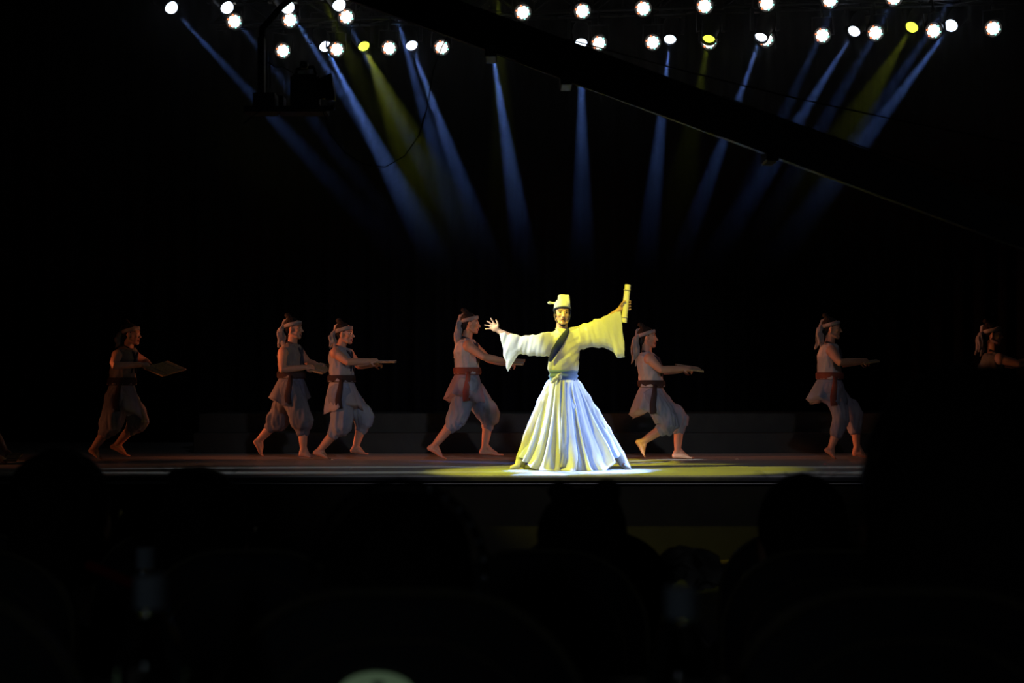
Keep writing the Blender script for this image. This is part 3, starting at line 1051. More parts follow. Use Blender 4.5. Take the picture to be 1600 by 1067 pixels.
dancers = [
    dict(label='barefoot dancer in dim light at the far left carrying a tilted board', pel=(189, 612), chest=(194, 563), neck=(200, 541), head=(206, 523),
         shN=(189, 556), elN=(190, 572), wrN=(224, 570), shF=(205, 556), elF=(219, 564), wrF=(230, 570), eldy=(-0.38, 0.25),
         knN=(178, 662), anN=(150, 700), heN=(145, 705), toN=(161, 718), knF=(214, 655), anF=(179, 696), heF=(172, 700), toF=(198, 713),
         m_tunic=T_brown, m_trous=P_grey, m_skirt=P_grey, m_sash=S_dark, m_dark=C_dark, skl=0.36, skx=0.0, tail=.22,
         board=((228, 575, -0.12), (30, -11, 0.24), (30, 13, 0.0)), blabel='tilted bamboo slip board held by the far left dancer'),
    dict(label='barefoot dancer with dark trousers, rear of the overlapping pair', pel=(456, 600), chest=(454, 556), neck=(456, 535), head=(459, 514),
         shN=(446, 552), elN=(444, 578), wrN=(478, 574), shF=(466, 553), elF=(477, 565), wrF=(494, 570),
         knN=(474, 657), anN=(476, 700), heN=(472, 711), toN=(491, 714), knF=(432, 656), anF=(402, 689), heF=(396, 692), toF=(408, 714),
         m_tunic=T_brown, m_trous=P_dark, m_skirt=P_dark, m_sash=S_dark, m_dark=C_dark, skl=0.30, skx=-0.02, tail=.24,
         board=((482, 578, -0.12), (16, -11, 0.24), (24, 6, 0.0)), blabel='bamboo slip board ending behind the next dancer\'s back'),
    dict(label='barefoot dancer with bright shoulder, front of the overlapping pair', pel=(534, 606), chest=(533, 562), neck=(532, 541), head=(539, 522),
         shN=(527, 552), elN=(546, 566), wrN=(578, 564), shF=(543, 553), elF=(558, 571), wrF=(582, 569), hyaw=-16,
         knN=(536, 662), anN=(502, 702), heN=(494, 708), toN=(518, 719), knF=(568, 652), anF=(554, 699), heF=(549, 706), toF=(573, 710),
         m_tunic=T_grey, m_trous=P_blue, m_skirt=T_grey, m_sash=S_dark, m_dark=C_dark, skl=0.33, skx=0.02, tail=.2,
         board=((584, 566, -0.12), (0, -2, 0.24), (34, 0, 0.0)), blabel='bamboo slip board seen edge-on, held by the pair\'s front dancer'),
    dict(label='barefoot dancer striding just behind the white-robed dancer\'s open hand', pel=(731, 594), chest=(728, 550), neck=(729, 527), head=(735, 506),
         shN=(732, 541), elN=(756, 558), wrN=(788, 564), shF=(742, 543), elF=(763, 561), wrF=(791, 568), hyaw=0,
         knN=(716, 652), anN=(679, 696), heN=(671, 701), toN=(697, 718), knF=(764, 648), anF=(757, 698), heF=(752, 709), toF=(786, 711),
         m_tunic=T_pale, m_trous=P_blue, m_skirt=cm('skirt_mauve', (0.25, 0.20, 0.24), (0.16, 0.14, 0.19)), m_sash=S_red, m_dark=C_dark, skl=0.30, skx=-0.03, tail=.42, bag=(0.9, 1.05), hem=0.32,
         board=((797, 569, -0.12), (4, -8, 0.24), (20, 1, 0.0)), blabel='bamboo slip board half hidden by a hanging white sleeve'),
    dict(label='barefoot dancer marching right of the white-robed dancer', pel=(1020, 614), chest=(1014, 570), neck=(1010, 549), head=(1012, 528),
         shN=(1012, 561), elN=(1030, 578), wrN=(1064, 576), shF=(1022, 562), elF=(1038, 580), wrF=(1068, 578), hyaw=-4, pitch=3,
         knN=(1044, 662), anN=(1004, 689), heN=(994, 691), toN=(1007, 713), knF=(1063, 656), anF=(1060, 704), heF=(1055, 714), toF=(1086, 717),
         m_tunic=T_pale, m_trous=P_blue, m_skirt=T_grey, m_sash=S_dark, m_dark=C_dark, skl=0.33, skx=-0.02, tail=.33, hem=.3,
         board=((1062, 576, -0.12), (-6, -7, 0.24), (36, 5, 0.0)), blabel='bamboo slip board held by the dancer right of the robe'),
    dict(label='barefoot dancer second from the right, half hidden by a dark head', pel=(1297, 602), chest=(1295, 557), neck=(1296, 535), head=(1300, 514),
         shN=(1294, 549), elN=(1302, 567), wrN=(1342, 564), shF=(1302, 550), elF=(1312, 569), wrF=(1346, 566), eldy=(-0.32, 0.24), hyaw=-14,
         knN=(1312, 652), anN=(1295, 700), heN=(1288, 704), toN=(1304, 719), knF=(1338, 645), anF=(1342, 699), heF=(1338, 711), toF=(1362, 715),
         m_tunic=T_pale, m_trous=cm('trouser_stripe', (0.25, 0.25, 0.30), (0.12, 0.12, 0.16)), m_skirt=P_blue, m_sash=S_red, m_dark=C_dark, skl=0.27, skx=-0.03, tail=.26, bag=(0.72, 0.9), hem=.5,
         board=((1349, 568, -0.12), (2, -3, 0.24), (22, -3, 0.0)), blabel='bamboo slip board held above the big dark head'),
    dict(label='dancer at the right edge, only head and outstretched arm showing', pel=(1545, 612), chest=(1548, 573), neck=(1551, 548), head=(1551, 523),
         shN=(1554, 561), elN=(1581, 568), wrN=(1613, 562), shF=(1561, 562), elF=(1590, 570), wrF=(1616, 565), hyaw=-14,
         knN=(1548, 662), anN=(1512, 702), heN=(1506, 708), toN=(1530, 719), knF=(1585, 658), anF=(1575, 700), heF=(1571, 712), toF=(1597, 716),
         m_tunic=T_brown, m_trous=P_grey, m_skirt=P_grey, m_sash=S_dark, m_dark=C_dark, skl=0.3, tail=.26),
    dict(label='dancer kneeling beyond the left edge, hand reaching in with a board', D=16.3, pel=(-56, 672), chest=(-44, 626), neck=(-38, 604), head=(-34, 584),
         shN=(-42, 618), elN=(-30, 668), wrN=(2, 712), shF=(-34, 620), elF=(-22, 662), wrF=(3, 704), eldy=(-0.2, .15),
         knN=(-40, 716), anN=(-96, 716), heN=(-104, 708), toN=(-108, 722), knF=(-30, 715), anF=(-88, 714), heF=(-96, 706), toF=(-100, 720), hyaw=-5, pitch=-20,
         m_tunic=T_brown, m_trous=P_dark, m_skirt=P_dark, m_sash=S_dark, m_dark=C_dark, skl=0.18, tail=.2,
         board=((11, 719, -0.12), (0, -10, 0.2), (21, 0.5, 0.0)), blabel='small brown board held low over the floor at the left edge'),
]
for sp_ in dancers:
    dancer(sp_)

# ------------------------------------------------------------------ the white-robed dancer
SL = 15.3 / F
lead = empty('person', LEAD, 'dancer in a white robe and cap, arms spread in the white spotlight', 'person')


def L(px, py, dy=0.0):
    return V(((px - 885) * SL, dy, (733 - py) * SL))


hc = L(878.5, 491, 0.0)
hf = V((0.12, -1, 0.06)).normalized()
R = basis(hf, V((0.03, 0, 1)))
hs = 0.95
pel, chest, neck = L(880.5, 592, 0.03), L(880, 541, 0.02), L(878, 514, 0.02)
bm = new()
head_prims(bm, hc, R, hs, 0.012)
tube(bm, [neck - V((0, 0, 0.03)), neck.lerp(hc, 0.4), hc + R @ V((-0.02, 0, -0.03))], [0.062, 0.055, 0.052], 12)
loft(bm, torso_specs(pel, chest, neck, V((0, -1, 0)), 0, 0.78), 18)
sR, sLf = L(860, 529, 0.02), L(898, 524, 0.02)
eR, wR = L(817, 535, 0.0), L(780, 518, -0.06)
eL, wL = L(936, 508, 0.0), L(966.5, 485, -0.02)
for sh, el, wr in ((sR, eR, wR), (sLf, eL, wL)):
    ball(bm, sh, 0.05)
    tube(bm, [chest.lerp(neck, 0.45), sh], [0.06, 0.05], 10)
    limb(bm, sh, el, wr, 0.042, 0.034, 0.025)
# open hand, palm to the house
pc = L(774, 512.5, -0.075)
tube(bm, [wR, pc], [0.026, 0.030], 10, ((0, 1, 0), 0.7))
ball(bm, L(772.5, 512, -0.075), (0.040, 0.017, 0.046), Matrix.Rotation(math.radians(-38), 3, 'Y'), 12)
for bx, by, mx, my, tx, ty, rr in ((772.5, 506, 770, 502, 767.2, 498.2, 0.0092), (769.5, 507.8, 765.5, 504.8, 761, 502.3, 0.0092), (767.8, 510.8, 763, 509, 757.6, 508.2, 0.009), (768, 514, 763.5, 514, 758.6, 514.6, 0.0082)):
    tube(bm, [L(bx + 2, by + 2, -0.075), L(bx, by, -0.08), L(mx, my, -0.088), L(tx, ty, -0.100)], [0.011, rr * 1.1, rr, rr * 0.8], 8)
tube(bm, [L(777, 513, -0.08), L(778, 507.5, -0.095), L(777, 503.5, -0.105), L(775.2, 500.8, -0.11)], [0.013, 0.012, 0.010, 0.008], 8)
# gripping hand behind the scroll
ball(bm, L(971, 480.5, 0.010), (0.032, 0.030, 0.045), Matrix.Rotation(math.radians(30), 3, 'Y'), 12)
tube(bm, [wL, L(970, 482, 0.0)], [0.027, 0.030], 10)
for i, (ya, yb) in enumerate(((472.5, 470.5), (476, 474.5), (479.5, 478.8), (483, 483))):
    tube(bm, [L(973, ya + 1.5, 0.035), L(978.5, ya, 0.050), L(984.2, yb, 0.030), L(985.3, yb, -0.004), L(982.5, yb + .4, -0.034)], [0.012, 0.0105, 0.010, 0.009, 0.0075], 8)
tube(bm, [L(970, 482, -0.01), L(970.2, 476, -0.034), L(973, 472, -0.046), L(976.5, 470.2, -0.050)], [0.014, 0.012, 0.010, 0.0085], 8)
# legs in a wide stance
hipR, hipL = L(866, 606, 0.02), L(895, 606, 0.02)
kR, aR = L(836, 664, -0.02), L(815, 716, 0.02)
kL, aL = L(934, 660, 0.0), L(968, 712, 0.02)
limb(bm, hipR, kR, aR, 0.085, 0.056, 0.038)
limb(bm, hipL, kL, aL, 0.085, 0.056, 0.038)
tube(bm, [aR, L(811, 727, 0.01), L(800, 729.5, -0.02)], [0.036, 0.032, 0.022], 8)
tube(bm, [aL, L(974, 724, 0.0), L(978, 729, -0.05)], [0.036, 0.032, 0.022], 8)
me = remesh(bm, 0.0058, 2)
for m in (M['skin_lead'], M['eye'], M['eyewhite'], M['lips']):
    me.materials.append(m)
face_mats(me, hc, R, hs)
obj('body', me, [], lead)


def q(x, y, z):
    return hc + R @ V((x, y, z)) * hs


bm = new()
ball(bm, q(-0.022, 0, 0.045), (0.094 * hs, 0.081 * hs, 0.086 * hs), R, 16)
ball(bm, q(-0.065, 0, -0.02), (0.046 * hs, 0.066 * hs, 0.070 * hs), R, 12)
for s_ in (-1, 1):
    tube(bm, [q(0.012, s_ * 0.074, 0.05), q(0.018, s_ * 0.074, 0.0)], [0.012, 0.006], 8)
obj('hair', remesh(bm, 0.006, 1), M['hair'], lead)
# cap: tall white crown with raised front panel, dark band, knob, chin strap
cap = empty('cap', (0, 0, 0)); cap.parent = lead
bm = new()
cs = []
for z, rx, ry, ox in ((0.050, 0.104, 0.089, -0.012), (0.066, 0.105, 0.089, -0.012), (0.095, 0.100, 0.085, -0.016), (0.125, 0.088, 0.076, -0.020), (0.140, 0.074, 0.064, -0.022)):
    cs.append((q(ox, 0, z + 0.0), R @ V((rx, 0, 0)) * hs + R @ V((0, 0, 0.022)), R @ V((0, ry, 0)) * hs))
loft(bm, cs, 28)
obj('crown', bm, M['capc'], cap)
bm = new()
cs = []
for z, hw in ((0.085, 0.066), (0.130, 0.064), (0.196, 0.058), (0.200, 0.054)):
    cs.append((q(0.020 - (z - 0.085) * 0.25, 0.012, z), R @ V((0.058, 0, 0)) * hs, R @ V((0, hw, 0)) * hs))
loft(bm, cs, 28, 0.55)
obj('raised_panel', bm, M['capc'], cap)
bm = new()
rr = []
for i in range(28):
    a = 2 * math.pi * i / 28
    x, y = math.cos(a), math.sin(a)
    sec = [bm.verts.new(q(-0.012 + (0.108 + dr) * x, (0.094 + dr) * y, 0.046 + 0.020 * x + dz)) for dr, dz in ((-0.012, -0.006), (0.003, -0.006), (0.003, 0.006), (-0.012, 0.006))]
    rr.append(sec)
skin_rings(bm, rr + [rr[0]], False)
obj('dark_band', bm, M['navy'], cap)
bm = new()
tube(bm, [q(-0.05, -0.07, 0.118), q(-0.07, -0.10, 0.124), q(-0.075, -0.115, 0.124)], [0.012, 0.010, 0.015], 8)
ball(bm, q(-0.075, -0.125, 0.125), (0.022, 0.022, 0.015))
obj('knob', bm, M['capc'], cap)
bm = new()
for s_ in (-1, 1):
    tube(bm, [q(0.01, s_ * 0.088, 0.045), q(0.022, s_ * 0.080, -0.03), q(0.045, s_ * 0.060, -0.085), q(0.062, s_ * 0.02, -0.122), q(0.06, 0, -0.126)], 0.005, 6)
obj('chin_strap', bm, M['navy'], cap)

# robe: torso and wide hanging sleeves
bm = new()
f = V((0, -1, 0)); X = V((1, 0, 0))
tsp = []
for px0, px1, py, dep in ((859, 903, 582, 0.125), (857, 904, 576, 0.135), (857, 905, 562, 0.135), (858, 906, 548, 0.135), (856, 906, 534, 0.13), (857, 901, 524, 0.11), (866, 893, 517, 0.085), (870.5, 886, 513.5, 0.070)):
    c = L((px0 + px1) / 2, py, 0.02)
    tsp.append((c, X * ((px1 - px0) / 2 * SL), V((0, dep, 0))))
loft(bm, tsp, 22)


def sleeve(bm, sts, inset):
    rings = []
    for (tx, ty, bx_, by_, th, dy) in sts:
        a, b = L(tx, ty, dy), L(bx_, by_, dy)
        rings.append(ring(bm, (a + b) / 2, (a - b) / 2, V((0, th, 0)), 20, 0.85))
    # mouth of the sleeve turned inwards
    (tx, ty, bx_, by_, th, dy) = sts[-1]
    a, b = L(tx, ty, dy), L(bx_, by_, dy)
    rings.append(ring(bm, (a + b) / 2, (a - b) / 2 * 0.94, V((0, max(th - 0.016, 0.012), 0)), 20, 0.85))
    (tx, ty, bx2, by2, th2, dy2) = sts[-2]
    a2, b2 = L(tx, ty, dy2), L(bx2, by2, dy2)
    rings.append(ring(bm, (a2 + b2) / 2, (a2 - b2) / 2 * 0.85, V((0, max(th2 - 0.022, 0.01), 0)), 20, 0.85))
    skin_rings(bm, rings)


sleeve(bm, [(872, 516, 872, 560, 0.10, 0.02), (858, 518, 859, 558, 0.10, 0.02), (838, 522, 838, 556, 0.085, 0.01), (816, 524, 809, 553, 0.080, 0.0), (797, 521, 800.5, 568, 0.075, -0.03), (779, 516.5, 794, 582, 0.065, -0.055)], 1)
sleeve(bm, [(886, 513, 888, 552, 0.10, 0.02), (897, 510.5, 906, 547.5, 0.095, 0.02), (918, 504, 922, 542.5, 0.085, 0.01), (939, 496, 944, 543.5, 0.080, 0.0), (955, 489, 958.5, 550, 0.075, -0.01), (964.5, 485, 964, 559, 0.070, -0.02), (969.5, 486, 976.5, 559.5, 0.060, -0.02)], 1)
me = remesh(bm, 0.007, 2)


def robe_fold(c):
    px = 885 + c.x / SL
    if px < 862 or px > 905:      # sleeve folds fan from the arm
        k = 1 if px > 905 else -1
        sw = c.z * 10 + abs(c.x) * 16
        return 0.012 * noise.noise(V((c.x * 26 + k * c.z * 6, c.y * 4, c.z * 5))) + 0.004 * math.sin(sw * 3)
    return 0.010 * noise.noise(V((c.x * 9 + c.z * 6, c.y * 4, c.z * 20 - c.x * 14)))


displace(me, robe_fold)
obj('robe', me, M['robe'], lead)
# crossed lapel
bm = new()
pts = [L(887, 513, 0.03), L(886.5, 517, -0.075), L(882, 524, -0.110), L(875, 535, -0.128), L(866, 549, -0.128), L(859.5, 562, -0.10)]
tube(bm, pts, [0.016, 0.020, 0.030, 0.038, 0.036, 0.022], 10, ((0, 1, 0), 0.35))
obj('lapel', bm, M['navy'], lead)
bm = new()
pts = [L(870, 513.5, 0.03), L(871, 517, -0.070), L(874.5, 521.5, -0.095), L(879, 526, -0.112)]
tube(bm, pts, [0.014, 0.016, 0.014, 0.010], 10, ((0, 1, 0), 0.4))
obj('inner_collar', bm, M['robe'], lead)
# waist sash with horizontal wraps
bm = new()
sts = []
for k in range(13):
    t = k / 12
    py = 578.5 + 18 * t
    g = 0.006 * math.sin(t * math.pi * 5)
    hw = (22.3 + 0.4 * t) * SL + g
    sts.append((L(880.5, py, 0.02), X * hw, V((0, 0.135 + g, 0))))
loft(bm, sts, 26)
sash = obj('waist_sash', bm, M['sash'], lead)
# knot and hanging ties
bm = new()
ball(bm, L(872.5, 589, -0.125), (0.034, 0.026, 0.028), Matrix.Rotation(0.5, 3, 'Y'))
tube(bm, [L(872, 589, -0.13), L(866, 593, -0.14), L(862, 597.5, -0.12)], [0.018, 0.024, 0.012], 8, ((0, 1, 0), 0.5))
tube(bm, [L(874, 588, -0.13), L(871.5, 586, -0.15), L(876, 584, -0.13)], [0.014, 0.016, 0.010], 8, ((0, 1, 0), 0.5))
obj('knot', bm, M['tie'], lead)


# skirt
def interp(tab, t):
    for (a, *va), (b, *vb) in zip(tab, tab[1:]):
        if t <= b:
            k = (t - a) / (b - a)
            return [x + (y - x) * k for x, y in zip(va, vb)]
    return list(tab[-1][1:])


left_e = [(0, 858.5, 594), (0.08, 853, 604), (0.35, 838, 645), (0.66, 824, 681), (0.92, 813.5, 708), (1, 811.5, 713)]
right_e = [(0, 902.5, 594), (0.08, 908.5, 601), (0.20, 920, 621), (0.45, 939, 655), (0.65, 953, 677), (0.92, 966, 702), (1, 968.5, 706)]


def skirt_pt(v_, a, grow=0.0):
    (lx, ly), (rx, ry) = interp(left_e, v_), interp(right_e, v_)
    ca, sa = math.cos(a), math.sin(a)
    k = (1 + ca) / 2
    x = lx + (rx - lx) * k
    y = ly + (ry - ly) * k
    shp = max(0.0, 1 - abs(ca - 0.0) ** 2.6)
    lowc = 733.0 if sa < 0 else 730.0
    shape2 = min(1.0, 1.55 * shp)
    y = y + (lowc - y) * shape2 * v_ ** 1.2 * (1.0 if v_ > 0 else 0)
    dep = 0.135 + 0.27 * v_ ** 0.9
    side = (rx - lx) / 2
    pl = 0.0
    amp = 0.006 + 0.055 * v_
    ph = 2.6 * noise.noise(V((ca * 2.2, sa * 2.2, v_ * 0.8)))
    pl = amp * (math.sin(15 * a + ph * 2.2) + 0.45 * math.sin(27 * a + 4 * ph + 1.0) + 0.5 * noise.noise(V((ca * 9, sa * 9, v_ * 3))))
    nx, ny = ca, sa
    p = L(x, y, 0.02 + sa * (dep + grow + 0.0))
    # pleats push along the outward direction, less on the silhouettes
    p.y += pl * (1.0 if True else 0) * (sa if abs(sa) > 0.2 else 0.2 * (1 if sa > 0 else -1)) * 1.0
    p.x += pl * ca * 0.35
    return p


bm = new()
NU, NV = 200, 42
rings = []
for j in range(NV + 1):
    rings.append([bm.verts.new(skirt_pt(j / NV, 2 * math.pi * i / NU)) for i in range(NU)])
skin_rings(bm, rings, False)
me = bpy.data.meshes.new('skirt')
bm.to_mesh(me); bm.free()
for v in me.vertices:
    v.co.z = max(v.co.z, 0.004)
sk = obj('skirt', me, M['skirt'], lead)
so = sk.modifiers.new('thickness', 'SOLIDIFY'); so.thickness = 0.004; so.offset = -1


def strip(name, tab, m, off=0.012):
    """cloth strip on the skirt front: tab rows (v, px centre, half width px)"""
    bm = new()
    rows = []
    n = 34
    for j in range(n + 1):
        t = j / n
        v_, cx, hw = interp([(k / (len(tab) - 1), *r) for k, r in enumerate(tab)], t)
        row = []
        for u in (-1, -0.5, 0, 0.5, 1):
            (lx, ly), (rx, ry) = interp(left_e, v_), interp(right_e, v_)
            x = cx + u * hw
            k = max(-1, min(1, 2 * (x - lx) / (rx - lx) - 1))
            a = -math.acos(k)
            p = skirt_pt(v_, a)
            p.y -= off + 0.012 * v_ + 0.006 * math.sin(u * 3 + t * 9)
            p.z = max(p.z, 0.006)
            row.append(bm.verts.new(p))
        rows.append(row)
    for a, b in zip(rows, rows[1:]):
        for i in range(4):
            bm.faces.new((a[i], a[i + 1], b[i + 1], b[i]))
    o = obj(name, bm, m, lead)
    s = o.modifiers.new('thickness', 'SOLIDIFY'); s.thickness = 0.004
    return o


strip('hanging_tie', [(0.0, 873.5, 3.2), (0.3, 872, 3.6), (0.7, 870, 4.2), (0.985, 868, 4.8)], M['tie'], 0.022)
strip('hanging_tie', [(0.0, 879, 3.0), (0.25, 880, 4.0), (0.6, 879, 4.5), (0.86, 876, 5.5)], M['tie'], 0.020)
strip('front_panel', [(0.0, 886, 8.5), (0.3, 889, 10.5), (0.7, 890, 12.5), (0.97, 884, 14)], M['skirt'], 0.006)
# white trouser legs and boots
bm = new()
tube(bm, [hipL, kL.lerp(hipL, .3), kL.lerp(aL, 0.2), kL.lerp(aL, 0.8), aL], [0.10, 0.085, 0.075, 0.062, 0.055], 12)
tube(bm, [hipR, kR.lerp(hipR, .3), kR.lerp(aR, 0.2), kR.lerp(aR, 0.8), aR], [0.10, 0.085, 0.075, 0.062, 0.055], 12)
tube(bm, [L(925, 724, 0.05), L(945, 717, 0.04), L(962, 709, 0.03)], [0.020, 0.040, 0.045], 10, ((0, 1, 0), 0.6))
me = remesh(bm, 0.008, 2, (0.008, 20, 6))
obj('trousers', me, M['robe'], lead)
bm = new()
tube(bm, [L(817.5, 712, 0.02), L(813.5, 721, 0.02), L(811, 727, 0.015)], [0.058, 0.053, 0.046], 12)
tube(bm, [L(815, 729, 0.02), L(806, 729.2, -0.01), L(799.5, 730.6, -0.03)], [0.038, 0.032, 0.020], 10)
box(bm, L(818.5, 733.2, 0.055), L(799, 731.4, -0.03))
obj('boot', remesh(bm, 0.006, 2), M['boot'], lead)
bm = new()
tube(bm, [L(967.5, 710, 0.02), L(972, 719, 0.02), L(976.5, 727, 0.01)], [0.058, 0.052, 0.046], 12)
tube(bm, [L(977.5, 728, 0.02), L(979, 729, -0.04), L(980, 730, -0.10)], [0.040, 0.038, 0.026], 10)
box(bm, L(973.5, 733.2, 0.05), L(985.5, 731.4, -0.11))
obj('boot', remesh(bm, 0.006, 2), M['boot'], lead)

# the scroll in the raised hand: rolled bamboo with a spiral end
scr = empty('bamboo_scroll', LEAD + L(977.6, 474.2, -0.005), 'rolled yellow-lit bamboo scroll raised in the white-robed dancer\'s hand', 'scroll')
axis = (L(980.6, 444.8) - L(974.4, 504))
Ls = axis.length
bm = new()
rings = []
prof = []
for i in range(70):
    a = i / 70 * 2 * math.pi * 2.2
    r = 0.018 + 0.0155 * i / 70
    prof.append((r * math.cos(a), r * math.sin(a)))
for i in range(69, -1, -1):
    a = i / 70 * 2 * math.pi * 2.2
    r = 0.018 + 0.0155 * i / 70 - 0.0028
    prof.append((r * math.cos(a), r * math.sin(a)))
q1 = V((0, 0, 1)).rotation_difference(axis)
lo = [bm.verts.new(q1 @ V((x, y, -Ls / 2))) for x, y in prof]
hi = [bm.verts.new(q1 @ V((x, y, Ls / 2))) for x, y in prof]
n = len(prof)
for i in range(n):
    j = (i + 1) % n
    bm.faces.new((lo[i], lo[j], hi[j], hi[i]))
for i in range(69):
    for rg in (lo, hi):
        bm.faces.new((rg[i], rg[i + 1], rg[n - 2 - i], rg[n - 1 - i]))
obj('rolled_sheet', bm, M['scroll'], scr, False)
for s_ in (-0.36, 0.36):
    bm = new()
    rr = []
    for i in range(24):
        a = 2 * math.pi * i / 24
        rr.append([bm.verts.new(q1 @ V(((0.034 + dr) * math.cos(a), (0.034 + dr) * math.sin(a), s_ * Ls + dz))) for dr, dz in ((-0.002, -0.004), (0.002, -0.004), (0.002, 0.004), (-0.002, 0.004))])
    skin_rings(bm, rr + [rr[0]], False)
    obj('binding_cord', bm, M['scroll'], scr)

# ------------------------------------------------------------------ camera crane over the auditorium
jib = empty('camera_crane', (2.75, 6.85, floor_z(6.85)), 'black camera crane, long arm slanting down to the right above the audience', 'camera crane')
JB = jib.location.copy()
L0, U0 = P(520, -8, 8.08), P(520, -72, 8.08)
L1, U1 = P(1600, 390, 7.0), P(1600, 327, 7.0)


def ext(a, b, t):
    return a + (b - a) * t


dirv = (L1 - L0).normalized()
hp = V((-dirv.y, dirv.x, 0)).normalized()
if hp.x > 0:
    hp = -hp
segs = [(0.0, 0.32, 0.065), (0.30, 0.66, 0.07), (0.64, 1.3, 0.075)]
for i, (t0, t1, hw) in enumerate(segs):
    bm = new()
    k = 1.0 - 0.05 * (2 - i) / 2
    vs_ = []
    for t in (t0, t1):
        lo_, up_ = ext(L0, L1, t) - JB, ext(U0, U1, t) - JB
        cc = (lo_ + up_) / 2
        lo_, up_ = cc + (lo_ - cc) * (0.96 + 0.02 * i), cc + (up_ - cc) * (0.96 + 0.02 * i)
        vs_.append([bm.verts.new(p) for p in (lo_ - hp * hw, lo_ + hp * hw, up_ + hp * hw, up_ - hp * hw)])
    skin_rings(bm, vs_)
    bmesh.ops.bevel(bm, geom=bm.edges[:], offset=0.01, segments=2, affect='EDGES')
    obj('arm_section', bm, M['jib'], jib, False)
for t in (0.255, 0.37, 0.665):
    bm = new()
    c = ext(L0, L1, t) - JB
    box(bm, c + V((-0.03, -0.09, -0.035)), c + V((0.03, 0.09, 0.03)))
    bmesh.ops.bevel(bm, geom=bm.edges[:], offset=0.006, segments=1, affect='EDGES')
    obj('clamp', bm, M['jib'], jib, False)
bm = new()
tube(bm, [ext(L0, L1, 0.30) - JB - hp * -0.066, ext(L0, L1, 0.60) - JB + hp * 0.072], 0.004, 6)
obj('lower_rail', bm, M['gold'], jib)
for (a, b) in (((890, 62, 7.72), (1600, 226, 6.95)), ((1130, 150, 7.5), (1600, 300, 6.98))):
    bm = new()
    a_, b_ = P(*a), P(*b)
    pts = [a_.lerp(b_, t) - JB + V((0, 0, -0.03 * math.sin(math.pi * t))) for t in (0, .25, .5, .75, 1, 1.15)]
    tube(bm, pts, 0.004, 6)
    obj('guy_wire', bm, M['jib'], jib)
# pedestal beyond the right edge
bm = new()
pv = ext((L0 + U0) / 2, (L1 + U1) / 2, 1.25) - JB
cyl(bm, (pv.x, pv.y, 0.12), (pv.x, pv.y, pv.z), 0.06, n=16)
obj('column', bm, M['jib'], jib)
for k in range(3):
    a = math.radians(90 + 120 * k)
    bm = new()
    tube(bm, [(pv.x, pv.y, 0.45), (pv.x + 0.55 * math.cos(a), pv.y + 0.55 * math.sin(a), 0.06)], 0.028, 8)
    obj('tripod_leg', bm, M['jib'], jib)
bm = new()
box(bm, (pv.x - 0.16, pv.y - 0.62, pv.z - 0.45), (pv.x + 0.1, pv.y - 0.3, pv.z - 0.12))
bmesh.ops.bevel(bm, geom=bm.edges[:], offset=0.02, segments=2, affect='EDGES')
obj('counterweight', bm, M['jib'], jib, False)


def J(px, py, dy=0.0, D=8.0):
    return P(px, py, D) + V((0, dy, 0)) - JB


# remote head with the camera, hung from the nose of the arm
bm = new()
tube(bm, [J(536, -28), J(470, -14), J(440, 10), J(410, 44), J(409, 78)], 0.017, 8)
box(bm, J(404, 150, -0.03), J(414, 60, 0.03))
obj('drop_post', bm, M['jib'], jib, False)
for x in (418.5, 423.5):
    bm = new(); cyl(bm, J(x, 140, -0.03), J(x, 82, -0.03), 0.0032, n=8); obj('side_rod', bm, M['alu'], jib)
bm = new()
box(bm, J(384, 178, -0.07), J(512, 169, 0.07))
tube(bm, [J(509, 173, -0.06), J(520, 171, -0.04), J(521, 167, 0.0)], 0.014, 8)
obj('platform', bm, M['jib'], jib, False)
bm = new()
tube(bm, [J(455, 175.5, -0.075), J(492, 175.5, -0.075), J(511, 175, -0.07), J(518, 171.5, -0.06)], 0.005, 6)
obj('platform_rim', bm, M['gold'], jib)
bm = new()
box(bm, J(437, 172, -0.05), J(445, 152, 0.05))
box(bm, J(398, 172, -0.06), J(432, 148, 0.06))
obj('head_motor', bm, M['jib'], jib, False)
camr = empty('video_camera', P(478, 169, 8.0), 'black video camera mounted on the crane\'s hanging platform', 'video camera')
C0 = camr.location.copy()


def K(px, py, dy=0.0):
    return P(px, py, 8.0) + V((0, dy, 0)) - C0


b_ = new()
box(b_, K(455, 168, -0.05), K(500, 118, 0.05))
bmesh.ops.bevel(b_, geom=b_.edges[:], offset=0.012, segments=2, affect='EDGES')
obj('camera_body', b_, M['jib'], camr, False)
b_ = new()
cyl(b_, K(498, 138, 0), K(508, 138, 0), 0.055, n=18); cyl(b_, K(507, 138, 0), K(521, 136, 0), 0.062, 0.072, n=18)
obj('camera_lens', b_, M['jib'], camr)
b_ = new()
tube(b_, [K(462, 119), K(464, 108), K(490, 104), K(494, 118)], 0.010, 8)
obj('camera_handle', b_, M['jib'], camr)
b_ = new(); box(b_, K(470, 108, -0.045), K(482, 98, 0.03)); bmesh.ops.bevel(b_, geom=b_.edges[:], offset=0.006, segments=1, affect='EDGES')
obj('viewfinder', b_, M['jib'], camr, False)
b_ = new()
ball(b_, K(475.5, 102.5, -0.048), (0.012, 0.004, 0.006), Matrix.Rotation(0.9, 3, 'Y'), 8)
ball(b_, K(491, 157.5, -0.052), (0.012, 0.005, 0.008), Matrix.Rotation(0.5, 3, 'Y'), 8)
ball(b_, K(492.5, 130, -0.052), 0.004, n=8)
obj('metal_fitting', b_, M['alu'], camr)
